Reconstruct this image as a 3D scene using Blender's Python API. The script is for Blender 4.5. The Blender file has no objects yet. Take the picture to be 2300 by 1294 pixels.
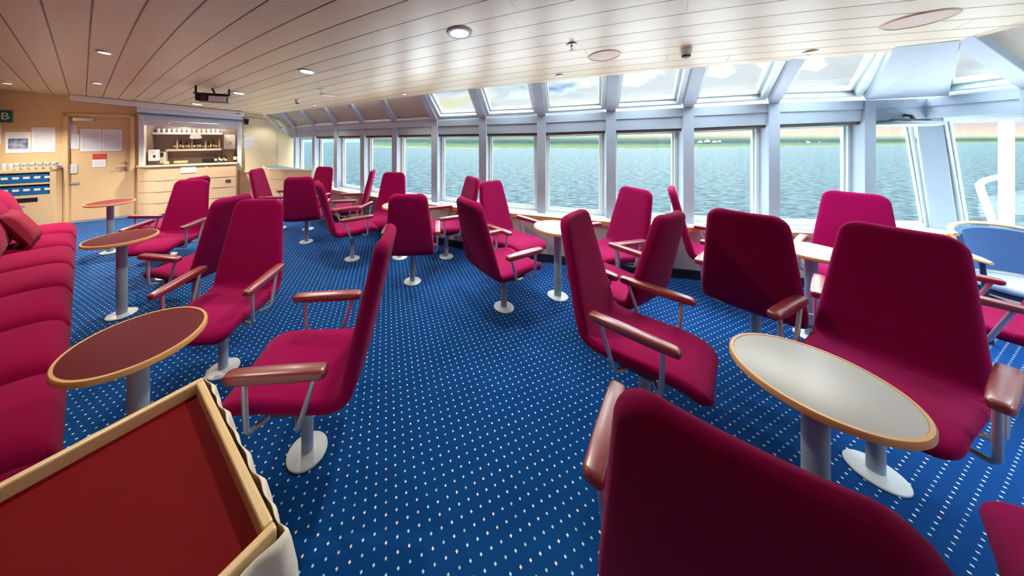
import bpy, bmesh, math, random
from mathutils import Vector, Matrix
random.seed(7)
S = bpy.context.scene
COL = S.collection
R = math.radians
# ------------------------------------------------------------------ camera, sky, sun, exposure
FPX = 622.0                                   # focal length in pixels of a 2300 px wide frame
cam_d = bpy.data.cameras.new('camera'); cam = bpy.data.objects.new('camera', cam_d); COL.objects.link(cam)
cam_d.sensor_width = 36.0; cam_d.sensor_fit = 'HORIZONTAL'; cam_d.lens = FPX / 2300 * 36.0
cam_d.shift_x = (1150 - 1025) / 2300.0; cam_d.shift_y = -(647 - 308) / 2300.0
cam_d.clip_start = 0.02; cam_d.clip_end = 20000
cam.location = (0, 0, 1.65); cam.rotation_euler = (R(90), 0, 0)
S.camera = cam
vs = S.view_settings
S.display_settings.display_device = 'sRGB'
vs.view_transform = 'Standard'; vs.look = 'None'; vs.gamma = 1.0; vs.use_curve_mapping = False
vs.exposure = 2.15
S.cycles.use_denoising = True
S.cycles.max_bounces = 10; S.cycles.diffuse_bounces = 6; S.cycles.glossy_bounces = 4
S.cycles.transparent_max_bounces = 16; S.cycles.transmission_bounces = 6
S.cycles.sample_clamp_indirect = 6.0; S.cycles.caustics_reflective = False; S.cycles.caustics_refractive = False

def nd(nt, typ, **kw):
    n = nt.nodes.new(typ)
    for k, v in kw.items():
        if k.startswith('i_'):
            key = k[2:]
            n.inputs[int(key) if key.isdigit() else key].default_value = v
        else:
            setattr(n, k, v)
    return n

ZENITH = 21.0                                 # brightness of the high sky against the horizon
world = bpy.data.worlds.new('overcast_sky'); S.world = world; world.use_nodes = True
wt = world.node_tree; wt.nodes.clear()
wo = nd(wt, 'ShaderNodeOutputWorld'); wb = nd(wt, 'ShaderNodeBackground'); wb.inputs['Strength'].default_value = 0.225
tc = nd(wt, 'ShaderNodeTexCoord'); mp = nd(wt, 'ShaderNodeMapping'); mp.inputs['Scale'].default_value = (1.5, 1.5, 4.0)
nz = nd(wt, 'ShaderNodeTexNoise', i_Scale=2.6, i_Detail=6.0, i_Roughness=0.55)
wt.links.new(tc.outputs['Generated'], mp.inputs[0]); wt.links.new(mp.outputs[0], nz.inputs['Vector'])
cr = nd(wt, 'ShaderNodeValToRGB')
e = cr.color_ramp.elements
e[0].position = 0.40; e[0].color = (0.22, 0.42, 0.72, 1)
e[1].position = 0.56; e[1].color = (0.95, 0.97, 1.0, 1)
k_ = e.new(0.47); k_.color = (0.74, 0.82, 0.92, 1)
k_ = e.new(0.64); k_.color = (1.0, 0.95, 0.66, 1)
wt.links.new(nz.outputs['Fac'], cr.inputs[0])
# the cloud cover thickens towards the right of the window front: blue gaps only to the left
sx = nd(wt, 'ShaderNodeSeparateXYZ'); wt.links.new(tc.outputs['Generated'], sx.inputs[0])
mr = nd(wt, 'ShaderNodeMapRange'); mr.inputs['From Min'].default_value = 0.36; mr.inputs['From Max'].default_value = 0.60
wt.links.new(sx.outputs['X'], mr.inputs['Value'])
mx = nd(wt, 'ShaderNodeMix', data_type='RGBA'); mx.inputs[7].default_value = (0.95, 0.96, 1.0, 1)
wt.links.new(mr.outputs[0], mx.inputs[0]); wt.links.new(cr.outputs[0], mx.inputs[6])
# the cloud layer is thin and far brighter high up than near the horizon
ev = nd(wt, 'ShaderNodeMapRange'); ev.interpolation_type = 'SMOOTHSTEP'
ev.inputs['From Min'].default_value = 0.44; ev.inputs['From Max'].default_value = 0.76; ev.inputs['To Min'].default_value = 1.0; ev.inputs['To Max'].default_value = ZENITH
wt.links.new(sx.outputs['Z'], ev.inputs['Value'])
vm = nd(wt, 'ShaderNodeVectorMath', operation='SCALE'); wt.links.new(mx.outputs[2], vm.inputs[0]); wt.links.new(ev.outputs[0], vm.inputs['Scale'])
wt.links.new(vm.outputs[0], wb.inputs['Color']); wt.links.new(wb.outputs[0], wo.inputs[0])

sun_d = bpy.data.lights.new('sun', 'SUN'); sun = bpy.data.objects.new('sun', sun_d); COL.objects.link(sun)
sun_d.energy = 1.2; sun_d.angle = R(70); sun_d.color = (1.0, 0.98, 0.95)
sun.rotation_euler = Vector((-0.30, -0.80, -0.62)).to_track_quat('-Z', 'Y').to_euler()

# ------------------------------------------------------------------ materials
def s2l(c):
    return tuple(((x / 255) / 12.92 if x / 255 <= 0.04045 else ((x / 255 + 0.055) / 1.055) ** 2.4) for x in c)

def mat(name, rgb, rough=0.5, metal=0.0, spec=0.5, noise=0.0, nscale=30, bump=0.0, bscale=200, sheen=0.0, coat=0.0, stretch=None, dark=None):
    m = bpy.data.materials.new(name); m.use_nodes = True; nt = m.node_tree
    b = nt.nodes['Principled BSDF']
    col = s2l(rgb) + (1,)
    b.inputs['Base Color'].default_value = col; b.inputs['Roughness'].default_value = rough; b.inputs['Metallic'].default_value = metal
    b.inputs['Specular IOR Level'].default_value = spec
    if sheen: b.inputs['Sheen Weight'].default_value = sheen; b.inputs['Sheen Roughness'].default_value = 0.5
    if coat: b.inputs['Coat Weight'].default_value = coat; b.inputs['Coat Roughness'].default_value = 0.28
    t = nd(nt, 'ShaderNodeTexCoord'); vec = t.outputs['Object']
    if stretch:
        g = nd(nt, 'ShaderNodeMapping'); g.inputs['Scale'].default_value = stretch; nt.links.new(vec, g.inputs[0]); vec = g.outputs[0]
    if noise:
        n = nd(nt, 'ShaderNodeTexNoise', i_Scale=nscale, i_Detail=4.0); nt.links.new(vec, n.inputs['Vector'])
        x = nd(nt, 'ShaderNodeMix', data_type='RGBA'); x.inputs[6].default_value = col
        d = dark or tuple(v * (1 - noise) for v in col[:3])
        x.inputs[7].default_value = tuple(d[:3]) + (1,)
        nt.links.new(n.outputs['Fac'], x.inputs[0]); nt.links.new(x.outputs[2], b.inputs['Base Color'])
    if bump:
        n2 = nd(nt, 'ShaderNodeTexNoise', i_Scale=bscale, i_Detail=3.0); nt.links.new(vec, n2.inputs['Vector'])
        bp = nd(nt, 'ShaderNodeBump', i_Strength=bump, i_Distance=0.003)
        nt.links.new(n2.outputs['Fac'], bp.inputs['Height']); nt.links.new(bp.outputs[0], b.inputs['Normal'])
    return m

M = {}
M['fabric'] = mat('crimson_fabric', (156, 0, 80), 0.9, noise=0.25, nscale=220, bump=0.35, bscale=700, sheen=0.06, spec=0.08)
M['sofa'] = mat('sofa_fabric', (134, 0, 58), 0.95, noise=0.2, nscale=150, bump=0.3, bscale=500, sheen=0.03, spec=0.08)
M['pillow'] = mat('pillow_fabric', (136, 30, 58), 0.9, noise=0.2, nscale=200, bump=0.4, bscale=500, spec=0.2)
M['leather'] = mat('red_brown_leather', (142, 40, 46), 0.42, noise=0.15, nscale=40, bump=0.06, bscale=250, spec=1.0, coat=0.8)
M['paint'] = mat('grey_blue_paint', (150, 168, 186), 0.45, noise=0.05, nscale=20)
M['base'] = mat('pale_grey_paint', (206, 212, 216), 0.4, noise=0.06, nscale=30)
M['steel'] = mat('brushed_steel', (205, 208, 212), 0.3, metal=0.6, noise=0.05, nscale=60)
M['beech'] = mat('beech_edge', (226, 172, 108), 0.4, noise=0.25, nscale=18, stretch=(1, 1, 6), coat=0.2)
M['beech_pale'] = mat('pale_beech', (246, 212, 158), 0.4, noise=0.2, nscale=14, stretch=(1, 6, 6), coat=0.2)
M['lam_red'] = mat('burgundy_laminate', (100, 18, 30), 0.6, spec=0.25, noise=0.15, nscale=300)
M['lam_tray'] = mat('tray_red_laminate', (120, 10, 18), 0.7, spec=0.1, noise=0.18, nscale=60, bump=0.05)
M['lam_grey'] = mat('pale_grey_laminate', (182, 183, 180), 0.35, noise=0.05, nscale=60)
M['white'] = mat('white_paint', (204, 208, 216), 0.5, noise=0.04, nscale=6)
M['cool'] = mat('cool_grey_paint', (160, 172, 184), 0.5, noise=0.06, nscale=5)
M['wframe'] = mat('window_frame_paint', (206, 218, 216), 0.4, noise=0.04, nscale=10)
M['blindp'] = mat('grey_blind_panel', (180, 172, 156), 0.8, noise=0.12, nscale=260)
M['cass'] = mat('brown_blind_box', (96, 90, 82), 0.6, noise=0.1, nscale=40)
M['lowwall'] = mat('beige_wall_panel', (205, 190, 180), 0.55, noise=0.08, nscale=6, stretch=(6, 6, 0.6))
M['navy'] = mat('navy_skirting', (22, 34, 58), 0.85, noise=0.25, nscale=120)
M['woodwall'] = mat('maple_wall_panel', (222, 192, 148), 0.5, noise=0.16, nscale=9, stretch=(7, 7, 0.4))
M['woodbar'] = mat('maple_bar_front', (230, 200, 160), 0.42, noise=0.14, nscale=9, stretch=(7, 7, 0.4), coat=0.15)
M['cream'] = mat('cream_wall', (226, 214, 180), 0.6, noise=0.06, nscale=6)
M['wood_dark'] = mat('dark_gap', (70, 55, 45), 0.7, noise=0.1)
M['alu'] = mat('anodised_aluminium', (218, 230, 240), 0.4, metal=0.15, noise=0.04, nscale=15)
M['alu_dk'] = mat('blue_grey_strip', (96, 132, 160), 0.5, noise=0.05)
M['black'] = mat('black_plastic', (24, 26, 30), 0.45, noise=0.1)
M['dgrey'] = mat('dark_grey_plastic', (70, 74, 80), 0.45, noise=0.1)
M['paperw'] = mat('white_card', (236, 238, 242), 0.7, noise=0.03, nscale=20)
M['red_card'] = mat('red_card', (205, 70, 74), 0.7, noise=0.05)
M['green'] = mat('green_sign', (12, 112, 92), 0.5, noise=0.05)
M['blue_rack'] = mat('blue_rack_plastic', (16, 104, 170), 0.5, noise=0.12, nscale=20)
M['chrome'] = mat('polished_chrome', (225, 226, 230), 0.12, metal=1.0, noise=0.03)
M['ceramic'] = mat('white_ceramic', (240, 238, 230), 0.25, noise=0.03, coat=0.3)
M['cloth'] = mat('white_cotton', (236, 230, 218), 0.9, noise=0.06, nscale=12, bump=0.15, bscale=400)
M['bottle_dk'] = mat('dark_bottle_glass', (26, 34, 26), 0.1, noise=0.1, coat=0.5)
M['bottle_am'] = mat('amber_bottle_glass', (130, 70, 34), 0.12, noise=0.2, coat=0.5)
M['bottle_cl'] = mat('clear_bottle_glass', (190, 190, 184), 0.1, noise=0.2, coat=0.5)
M['bottle_gr'] = mat('green_bottle_glass', (56, 76, 34), 0.12, noise=0.2, coat=0.5)
M['label'] = mat('bottle_label', (232, 218, 186), 0.7, noise=0.1)
M['mirror'] = mat('brown_back_panel', (150, 132, 124), 0.25, noise=0.2, nscale=6)
M['blue_fab'] = mat('blue_chair_fabric', (74, 112, 168), 0.85, noise=0.12, nscale=200, bump=0.2, bscale=500)
M['pale_blue'] = mat('pale_blue_seat', (176, 196, 226), 0.85, noise=0.08, nscale=200)
M['navy_metal'] = mat('navy_metal', (30, 46, 92), 0.4, noise=0.1)
M['grille'] = mat('speaker_grille', (236, 216, 194), 0.7, noise=0.15, nscale=500)
M['outwhite'] = mat('ship_white', (225, 226, 232), 0.5, noise=0.03)
M['deckpaint'] = mat('white_deck_paint', (246, 246, 246), 0.6, noise=0.03)  # kept extra white so the unseen deck throws more light indoors
M['backwall'] = mat('brown_wall_panel', (140, 108, 84), 0.55, noise=0.15, nscale=9, stretch=(7, 7, 0.4))
M['basket'] = mat('wicker', (176, 130, 84), 0.8, noise=0.4, nscale=90)

def emis(name, rgb, st):
    m = bpy.data.materials.new(name); m.use_nodes = True; nt = m.node_tree; b = nt.nodes['Principled BSDF']
    b.inputs['Base Color'].default_value = s2l(rgb) + (1,); b.inputs['Emission Color'].default_value = s2l(rgb) + (1,)
    b.inputs['Emission Strength'].default_value = st
    return m
M['lamp'] = emis('warm_lamp', (255, 226, 170), 2.2)

def mth(nt, op, a, b=None, c=None):
    n = nd(nt, 'ShaderNodeMath', operation=op)
    for i, v in enumerate((a, b, c)):
        if v is None: continue
        if isinstance(v, (int, float)): n.inputs[i].default_value = v
        else: nt.links.new(v, n.inputs[i])
    return n.outputs[0]

def glass_mat():
    m = bpy.data.materials.new('window_glass'); m.use_nodes = True; nt = m.node_tree; nt.nodes.clear()
    o = nd(nt, 'ShaderNodeOutputMaterial'); t = nd(nt, 'ShaderNodeBsdfTransparent'); g = nd(nt, 'ShaderNodeBsdfGlossy')
    t.inputs[0].default_value = (0.93, 0.97, 0.965, 1); g.inputs['Roughness'].default_value = 0.02
    lw = nd(nt, 'ShaderNodeLayerWeight', i_Blend=0.5); mxs = nd(nt, 'ShaderNodeMixShader')
    f = mth(nt, 'ADD', mth(nt, 'MULTIPLY', mth(nt, 'POWER', lw.outputs['Facing'], 5.0), 0.5), 0.025)
    nt.links.new(f, mxs.inputs[0]); nt.links.new(t.outputs[0], mxs.inputs[1]); nt.links.new(g.outputs[0], mxs.inputs[2])
    nt.links.new(mxs.outputs[0], o.inputs[0])
    return m
M['glass'] = glass_mat()

def clear_mat():
    m = bpy.data.materials.new('drinking_glass'); m.use_nodes = True; nt = m.node_tree; nt.nodes.clear()
    o = nd(nt, 'ShaderNodeOutputMaterial'); t = nd(nt, 'ShaderNodeBsdfTransparent'); g = nd(nt, 'ShaderNodeBsdfPrincipled')
    t.inputs[0].default_value = (0.9, 0.93, 0.95, 1); g.inputs['Base Color'].default_value = (0.8, 0.83, 0.86, 1); g.inputs['Roughness'].default_value = 0.08
    mxs = nd(nt, 'ShaderNodeMixShader', i_Fac=0.45)
    nt.links.new(t.outputs[0], mxs.inputs[1]); nt.links.new(g.outputs[0], mxs.inputs[2]); nt.links.new(mxs.outputs[0], o.inputs[0])
    return m
M['clear'] = clear_mat()

def carpet_mat():
    """Deep blue carpet with a lattice of small pale diamonds."""
    m = bpy.data.materials.new('blue_dotted_carpet'); m.use_nodes = True; nt = m.node_tree; b = nt.nodes['Principled BSDF']
    b.inputs['Roughness'].default_value = 0.95; b.inputs['Specular IOR Level'].default_value = 0.15
    t = nd(nt, 'ShaderNodeTexCoord'); s = nd(nt, 'ShaderNodeSeparateXYZ'); nt.links.new(t.outputs['Object'], s.inputs[0])
    X, Y = s.outputs[0], s.outputs[1]
    ex, ey, cx_, cy_ = 0.0427, 0.0170, -0.0106, 0.0417
    det = ex * cy_ - cx_ * ey
    a = mth(nt, 'ADD', mth(nt, 'MULTIPLY', X, cy_ / det), mth(nt, 'MULTIPLY', Y, -cx_ / det))
    c = mth(nt, 'ADD', mth(nt, 'MULTIPLY', X, -ey / det), mth(nt, 'MULTIPLY', Y, ex / det))
    ra = mth(nt, 'FLOOR', mth(nt, 'ADD', a, 0.5)); rc = mth(nt, 'FLOOR', mth(nt, 'ADD', c, 0.5))
    la = mth(nt, 'SUBTRACT', a, ra); lc = mth(nt, 'SUBTRACT', c, rc)
    dx = mth(nt, 'ADD', mth(nt, 'MULTIPLY', la, ex), mth(nt, 'MULTIPLY', lc, cx_))
    dy = mth(nt, 'ADD', mth(nt, 'MULTIPLY', la, ey), mth(nt, 'MULTIPLY', lc, cy_))
    dd = mth(nt, 'ADD', mth(nt, 'ABSOLUTE', mth(nt, 'MULTIPLY', dx, 1.15)), mth(nt, 'ABSOLUTE', dy))
    mask = mth(nt, 'LESS_THAN', dd, 0.0063)
    cv = nd(nt, 'ShaderNodeCombineXYZ'); nt.links.new(ra, cv.inputs[0]); nt.links.new(rc, cv.inputs[1])
    wn = nd(nt, 'ShaderNodeTexWhiteNoise', noise_dimensions='2D'); nt.links.new(cv.outputs[0], wn.inputs['Vector'])
    rp = nd(nt, 'ShaderNodeValToRGB'); rp.color_ramp.interpolation = 'CONSTANT'
    el = rp.color_ramp.elements
    el[0].color = s2l((192, 222, 238)) + (1,); el[1].position = 0.5; el[1].color = s2l((252, 228, 212)) + (1,)
    q = el.new(0.82); q.color = s2l((180, 200, 186)) + (1,)
    nt.links.new(wn.outputs['Value'], rp.inputs[0])
    n1 = nd(nt, 'ShaderNodeTexNoise', i_Scale=3.0, i_Detail=3.0); nt.links.new(t.outputs['Object'], n1.inputs['Vector'])
    n2 = nd(nt, 'ShaderNodeTexNoise', i_Scale=420.0, i_Detail=2.0); nt.links.new(t.outputs['Object'], n2.inputs['Vector'])
    f = mth(nt, 'ADD', mth(nt, 'MULTIPLY', n1.outputs['Fac'], 0.5), mth(nt, 'MULTIPLY', n2.outputs['Fac'], 0.5))
    bl = nd(nt, 'ShaderNodeMix', data_type='RGBA'); bl.inputs[6].default_value = s2l((0, 46, 104)) + (1,); bl.inputs[7].default_value = s2l((0, 70, 132)) + (1,)
    nt.links.new(f, bl.inputs[0])
    mxx = nd(nt, 'ShaderNodeMix', data_type='RGBA'); nt.links.new(mask, mxx.inputs[0]); nt.links.new(bl.outputs[2], mxx.inputs[6]); nt.links.new(rp.outputs[0], mxx.inputs[7])
    nt.links.new(mxx.outputs[2], b.inputs['Base Color'])
    bp = nd(nt, 'ShaderNodeBump', i_Strength=0.4, i_Distance=0.003); nt.links.new(n2.outputs['Fac'], bp.inputs['Height']); nt.links.new(bp.outputs[0], b.inputs['Normal'])
    return m

def plank_mat():
    """Pale wood-look ceiling boards; UV v counts boards, u runs along them in metres."""
    m = bpy.data.materials.new('ceiling_boards'); m.use_nodes = True; nt = m.node_tree; b = nt.nodes['Principled BSDF']
    b.inputs['Roughness'].default_value = 0.33; b.inputs['Specular IOR Level'].default_value = 0.6
    uv = nd(nt, 'ShaderNodeUVMap'); s = nd(nt, 'ShaderNodeSeparateXYZ'); nt.links.new(uv.outputs[0], s.inputs[0])
    u, v = s.outputs[0], s.outputs[1]
    row = mth(nt, 'FLOOR', v); fr = mth(nt, 'FRACT', v)
    edge = mth(nt, 'MINIMUM', fr, mth(nt, 'SUBTRACT', 1.0, fr))
    gm = nd(nt, 'ShaderNodeMapRange'); gm.inputs['From Min'].default_value = 0.020; gm.inputs['From Max'].default_value = 0.030
    nt.links.new(edge, gm.inputs['Value'])
    wn = nd(nt, 'ShaderNodeTexWhiteNoise', noise_dimensions='1D'); nt.links.new(row, wn.inputs['W'])
    # end joints
    uu = mth(nt, 'ADD', mth(nt, 'DIVIDE', u, 3.1), mth(nt, 'MULTIPLY', wn.outputs['Value'], 7.3))
    fu = mth(nt, 'FRACT', uu); seg = mth(nt, 'FLOOR', uu)
    joint = mth(nt, 'LESS_THAN', fu, 0.0016)
    cv = nd(nt, 'ShaderNodeCombineXYZ'); nt.links.new(row, cv.inputs[0]); nt.links.new(seg, cv.inputs[1])
    w2 = nd(nt, 'ShaderNodeTexWhiteNoise', noise_dimensions='2D'); nt.links.new(cv.outputs[0], w2.inputs['Vector'])
    gv = nd(nt, 'ShaderNodeCombineXYZ'); nt.links.new(mth(nt, 'MULTIPLY', u, 0.5), gv.inputs[0]); nt.links.new(mth(nt, 'MULTIPLY', v, 6.0), gv.inputs[1])
    gn = nd(nt, 'ShaderNodeTexNoise', i_Scale=5.0, i_Detail=5.0); nt.links.new(gv.outputs[0], gn.inputs['Vector'])
    f = mth(nt, 'ADD', mth(nt, 'MULTIPLY', gn.outputs['Fac'], 0.6), mth(nt, 'MULTIPLY', w2.outputs['Value'], 0.35))
    c1 = nd(nt, 'ShaderNodeMix', data_type='RGBA'); c1.inputs[6].default_value = s2l((228, 208, 172)) + (1,); c1.inputs[7].default_value = s2l((206, 180, 140)) + (1,)
    nt.links.new(f, c1.inputs[0])
    g2 = mth(nt, 'MULTIPLY', gm.outputs[0], mth(nt, 'SUBTRACT', 1.0, mth(nt, 'MULTIPLY', joint, 0.55)))
    c2 = nd(nt, 'ShaderNodeMix', data_type='RGBA'); c2.inputs[6].default_value = s2l((44, 28, 20)) + (1,)
    nt.links.new(g2, c2.inputs[0]); nt.links.new(c1.outputs[2], c2.inputs[7]); nt.links.new(c2.outputs[2], b.inputs['Base Color'])
    bp = nd(nt, 'ShaderNodeBump', i_Strength=0.6, i_Distance=0.006); nt.links.new(g2, bp.inputs['Height']); nt.links.new(bp.outputs[0], b.inputs['Normal'])
    return m
M['carpet'] = carpet_mat(); M['planks'] = plank_mat()

def lined_paper(name, scale, ink=(130, 140, 165), block=None):
    """White sheet with rows of tiny print."""
    m = bpy.data.materials.new(name); m.use_nodes = True; nt = m.node_tree; b = nt.nodes['Principled BSDF']; b.inputs['Roughness'].default_value = 0.6
    t = nd(nt, 'ShaderNodeTexCoord'); s = nd(nt, 'ShaderNodeSeparateXYZ'); nt.links.new(t.outputs['Generated'], s.inputs[0])
    x, z = s.outputs[0], s.outputs[2]
    rows = mth(nt, 'GREATER_THAN', mth(nt, 'FRACT', mth(nt, 'MULTIPLY', z, scale)), 0.6)
    nx = nd(nt, 'ShaderNodeTexNoise', i_Scale=1.0, i_Detail=2.0)
    cv = nd(nt, 'ShaderNodeCombineXYZ'); nt.links.new(mth(nt, 'MULTIPLY', x, 14), cv.inputs[0]); nt.links.new(mth(nt, 'FLOOR', mth(nt, 'MULTIPLY', z, scale)), cv.inputs[1]); nt.links.new(cv.outputs[0], nx.inputs['Vector'])
    w = mth(nt, 'GREATER_THAN', nx.outputs['Fac'], 0.46)
    inside = mth(nt, 'MULTIPLY', mth(nt, 'LESS_THAN', mth(nt, 'ABSOLUTE', mth(nt, 'SUBTRACT', x, 0.5)), 0.38), mth(nt, 'LESS_THAN', mth(nt, 'ABSOLUTE', mth(nt, 'SUBTRACT', z, 0.5)), 0.42))
    k = mth(nt, 'MULTIPLY', mth(nt, 'MULTIPLY', rows, w), mth(nt, 'MULTIPLY', inside, 0.45))
    if block:
        z0, z1, dens = block
        bn = nd(nt, 'ShaderNodeTexNoise', i_Scale=4.0, i_Detail=4.0); nt.links.new(t.outputs['Generated'], bn.inputs['Vector'])
        bz = mth(nt, 'MULTIPLY', mth(nt, 'GREATER_THAN', z, z0), mth(nt, 'LESS_THAN', z, z1))
        bx = mth(nt, 'LESS_THAN', mth(nt, 'ABSOLUTE', mth(nt, 'SUBTRACT', x, 0.5)), 0.4)
        k = mth(nt, 'MAXIMUM', mth(nt, 'MULTIPLY', k, mth(nt, 'SUBTRACT', 1.0, mth(nt, 'MULTIPLY', bz, bx))), mth(nt, 'MULTIPLY', mth(nt, 'MULTIPLY', bz, bx), mth(nt, 'MULTIPLY', bn.outputs['Fac'], dens)))
    mxx = nd(nt, 'ShaderNodeMix', data_type='RGBA'); mxx.inputs[6].default_value = s2l((234, 238, 246)) + (1,); mxx.inputs[7].default_value = s2l(ink) + (1,)
    nt.links.new(k, mxx.inputs[0]); nt.links.new(mxx.outputs[2], b.inputs['Base Color'])
    return m
M['print'] = lined_paper('printed_sheet', 16)
M['photo_sheet'] = lined_paper('sheet_with_picture', 12, (60, 84, 130), (0.2, 0.7, 1.5))
M['plan_sheet'] = lined_paper('plan_sheet', 22, (150, 170, 205), (0.12, 0.78, 0.55))

def sea_mat():
    m = bpy.data.materials.new('sea_water'); m.use_nodes = True; nt = m.node_tree; b = nt.nodes['Principled BSDF']
    b.inputs['Roughness'].default_value = 0.55; b.inputs['Specular IOR Level'].default_value = 0.08
    t = nd(nt, 'ShaderNodeTexCoord'); mp_ = nd(nt, 'ShaderNodeMapping'); mp_.inputs['Scale'].default_value = (0.5, 1.1, 1); mp_.inputs['Rotation'].default_value = (0, 0, R(12))
    nt.links.new(t.outputs['Object'], mp_.inputs[0])
    n = nd(nt, 'ShaderNodeTexNoise', i_Scale=1.0, i_Detail=7.0, i_Roughness=0.62); nt.links.new(mp_.outputs[0], n.inputs['Vector'])
    rp = nd(nt, 'ShaderNodeValToRGB'); el = rp.color_ramp.elements
    el[0].position = 0.40; el[0].color = s2l((0, 18, 26)) + (1,); el[1].position = 0.62; el[1].color = s2l((52, 80, 86)) + (1,)
    nt.links.new(n.outputs['Fac'], rp.inputs[0]); nt.links.new(rp.outputs[0], b.inputs['Base Color'])
    bp = nd(nt, 'ShaderNodeBump', i_Strength=1.0, i_Distance=0.9); nt.links.new(n.outputs['Fac'], bp.inputs['Height']); nt.links.new(bp.outputs[0], b.inputs['Normal'])
    return m

def land_mat(name, stops, scale, mixn):
    """Hillside coloured by height above the water, broken up with noise."""
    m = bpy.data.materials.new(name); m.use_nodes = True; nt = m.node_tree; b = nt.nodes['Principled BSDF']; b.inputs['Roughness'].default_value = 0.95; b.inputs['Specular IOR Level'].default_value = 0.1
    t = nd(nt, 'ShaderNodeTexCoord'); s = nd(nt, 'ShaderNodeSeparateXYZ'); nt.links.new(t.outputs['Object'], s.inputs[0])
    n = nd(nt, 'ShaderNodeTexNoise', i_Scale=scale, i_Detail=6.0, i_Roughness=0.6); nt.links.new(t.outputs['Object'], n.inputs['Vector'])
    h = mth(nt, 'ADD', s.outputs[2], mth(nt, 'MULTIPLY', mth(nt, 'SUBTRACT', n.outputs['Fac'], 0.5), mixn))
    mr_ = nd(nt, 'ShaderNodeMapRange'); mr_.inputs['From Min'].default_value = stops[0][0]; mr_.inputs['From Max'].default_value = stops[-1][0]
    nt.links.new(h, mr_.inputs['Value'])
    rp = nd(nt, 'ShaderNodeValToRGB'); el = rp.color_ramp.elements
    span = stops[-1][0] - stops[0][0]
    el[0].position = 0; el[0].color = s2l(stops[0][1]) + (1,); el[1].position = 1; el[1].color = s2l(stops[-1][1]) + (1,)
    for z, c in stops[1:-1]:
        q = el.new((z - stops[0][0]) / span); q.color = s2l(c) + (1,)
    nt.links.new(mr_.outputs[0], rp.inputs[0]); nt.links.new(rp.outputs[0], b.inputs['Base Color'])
    return m

# ------------------------------------------------------------------ mesh helpers
class MB:
    def __init__(s): s.v = []; s.f = []; s.mi = []; s.cur = 0
    def add(s, vs, fs):
        o = len(s.v); s.v += [tuple(v) for v in vs]
        for f in fs: s.f.append([i + o for i in f]); s.mi.append(s.cur)
        return s
    def obox(s, o, ex, ey, ez):
        o, ex, ey, ez = map(Vector, (o, ex, ey, ez))
        v = [o, o + ex, o + ex + ey, o + ey]; v += [p + ez for p in v]
        f = [(0, 3, 2, 1), (4, 5, 6, 7), (0, 1, 5, 4), (1, 2, 6, 5), (2, 3, 7, 6), (3, 0, 4, 7)]
        if ex.cross(ey).dot(ez) < 0: f = [tuple(reversed(q)) for q in f]
        return s.add(v, f)
    def box(s, c, d, rz=0.0):
        c = Vector(c); m = Matrix.Rotation(rz, 3, 'Z')
        ex, ey, ez = m @ Vector((d[0], 0, 0)), m @ Vector((0, d[1], 0)), Vector((0, 0, d[2]))
        return s.obox(c - (ex + ey + ez) / 2, ex, ey, ez)
    def loft(s, rings, cap=True, closed=True):
        n = len(rings[0]); vs = [p for r in rings for p in r]; fs = []
        for i in range(len(rings) - 1):
            for j in range(n if closed else n - 1):
                k = (j + 1) % n
                fs.append((i * n + j, i * n + k, (i + 1) * n + k, (i + 1) * n + j))
        if cap: fs.append(tuple(range(n - 1, -1, -1))); fs.append(tuple((len(rings) - 1) * n + j for j in range(n)))
        return s.add(vs, fs)
    def lathe(s, prof, n=28, c=(0, 0, 0)):
        rings = [[(c[0] + r * math.cos(2 * math.pi * j / n), c[1] + r * math.sin(2 * math.pi * j / n), c[2] + z) for j in range(n)] for r, z in prof]
        return s.loft(rings)
    def tube(s, pts, r, n=10):
        pts = [Vector(p) for p in pts]; rings = []; up = None
        for i, p in enumerate(pts):
            t = (pts[min(i + 1, len(pts) - 1)] - pts[max(i - 1, 0)]).normalized()
            if up is None:
                up = Vector((0, 0, 1)) if abs(t.z) < 0.9 else Vector((1, 0, 0))
            a = t.cross(up).normalized(); up = a.cross(t).normalized()
            rr = r[i] if isinstance(r, (list, tuple)) else r
            rings.append([p + a * rr * math.cos(2 * math.pi * j / n) + up * rr * math.sin(2 * math.pi * j / n) for j in range(n)])
        return s.loft(rings)
    def quad(s, a, b, c, d): return s.add([a, b, c, d], [(0, 1, 2, 3)])
    def prism(s, poly, z0, z1):
        n = len(poly); vs = [(x, y, z0) for x, y in poly] + [(x, y, z1) for x, y in poly]
        fs = [tuple(range(n - 1, -1, -1)), tuple(range(n, 2 * n))] + [(i, (i + 1) % n, n + (i + 1) % n, n + i) for i in range(n)]
        return s.add(vs, fs)
    def build(s, name, m, parent=None, smooth=None, bevel=0.0, seg=2, sub=0):
        me = bpy.data.meshes.new(name); me.from_pydata(s.v, [], s.f); me.update()
        for k in (m if isinstance(m, (list, tuple)) else [m]): me.materials.append(M[k] if isinstance(k, str) else k)
        for p, i in zip(me.polygons, s.mi): p.material_index = i
        bm = bmesh.new(); bm.from_mesh(me); bmesh.ops.recalc_face_normals(bm, faces=bm.faces); bm.to_mesh(me); bm.free()
        if smooth is not None:
            for p in me.polygons: p.use_smooth = True
            me.set_sharp_from_angle(angle=R(smooth))
        o = bpy.data.objects.new(name, me); COL.objects.link(o)
        if parent is not None: o.parent = parent
        if bevel:
            b = o.modifiers.new('bevel', 'BEVEL'); b.width = bevel; b.segments = seg; b.limit_method = 'ANGLE'; b.angle_limit = R(40)
        if sub:
            q = o.modifiers.new('subdivision', 'SUBSURF'); q.levels = sub; q.render_levels = sub
        return o

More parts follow.
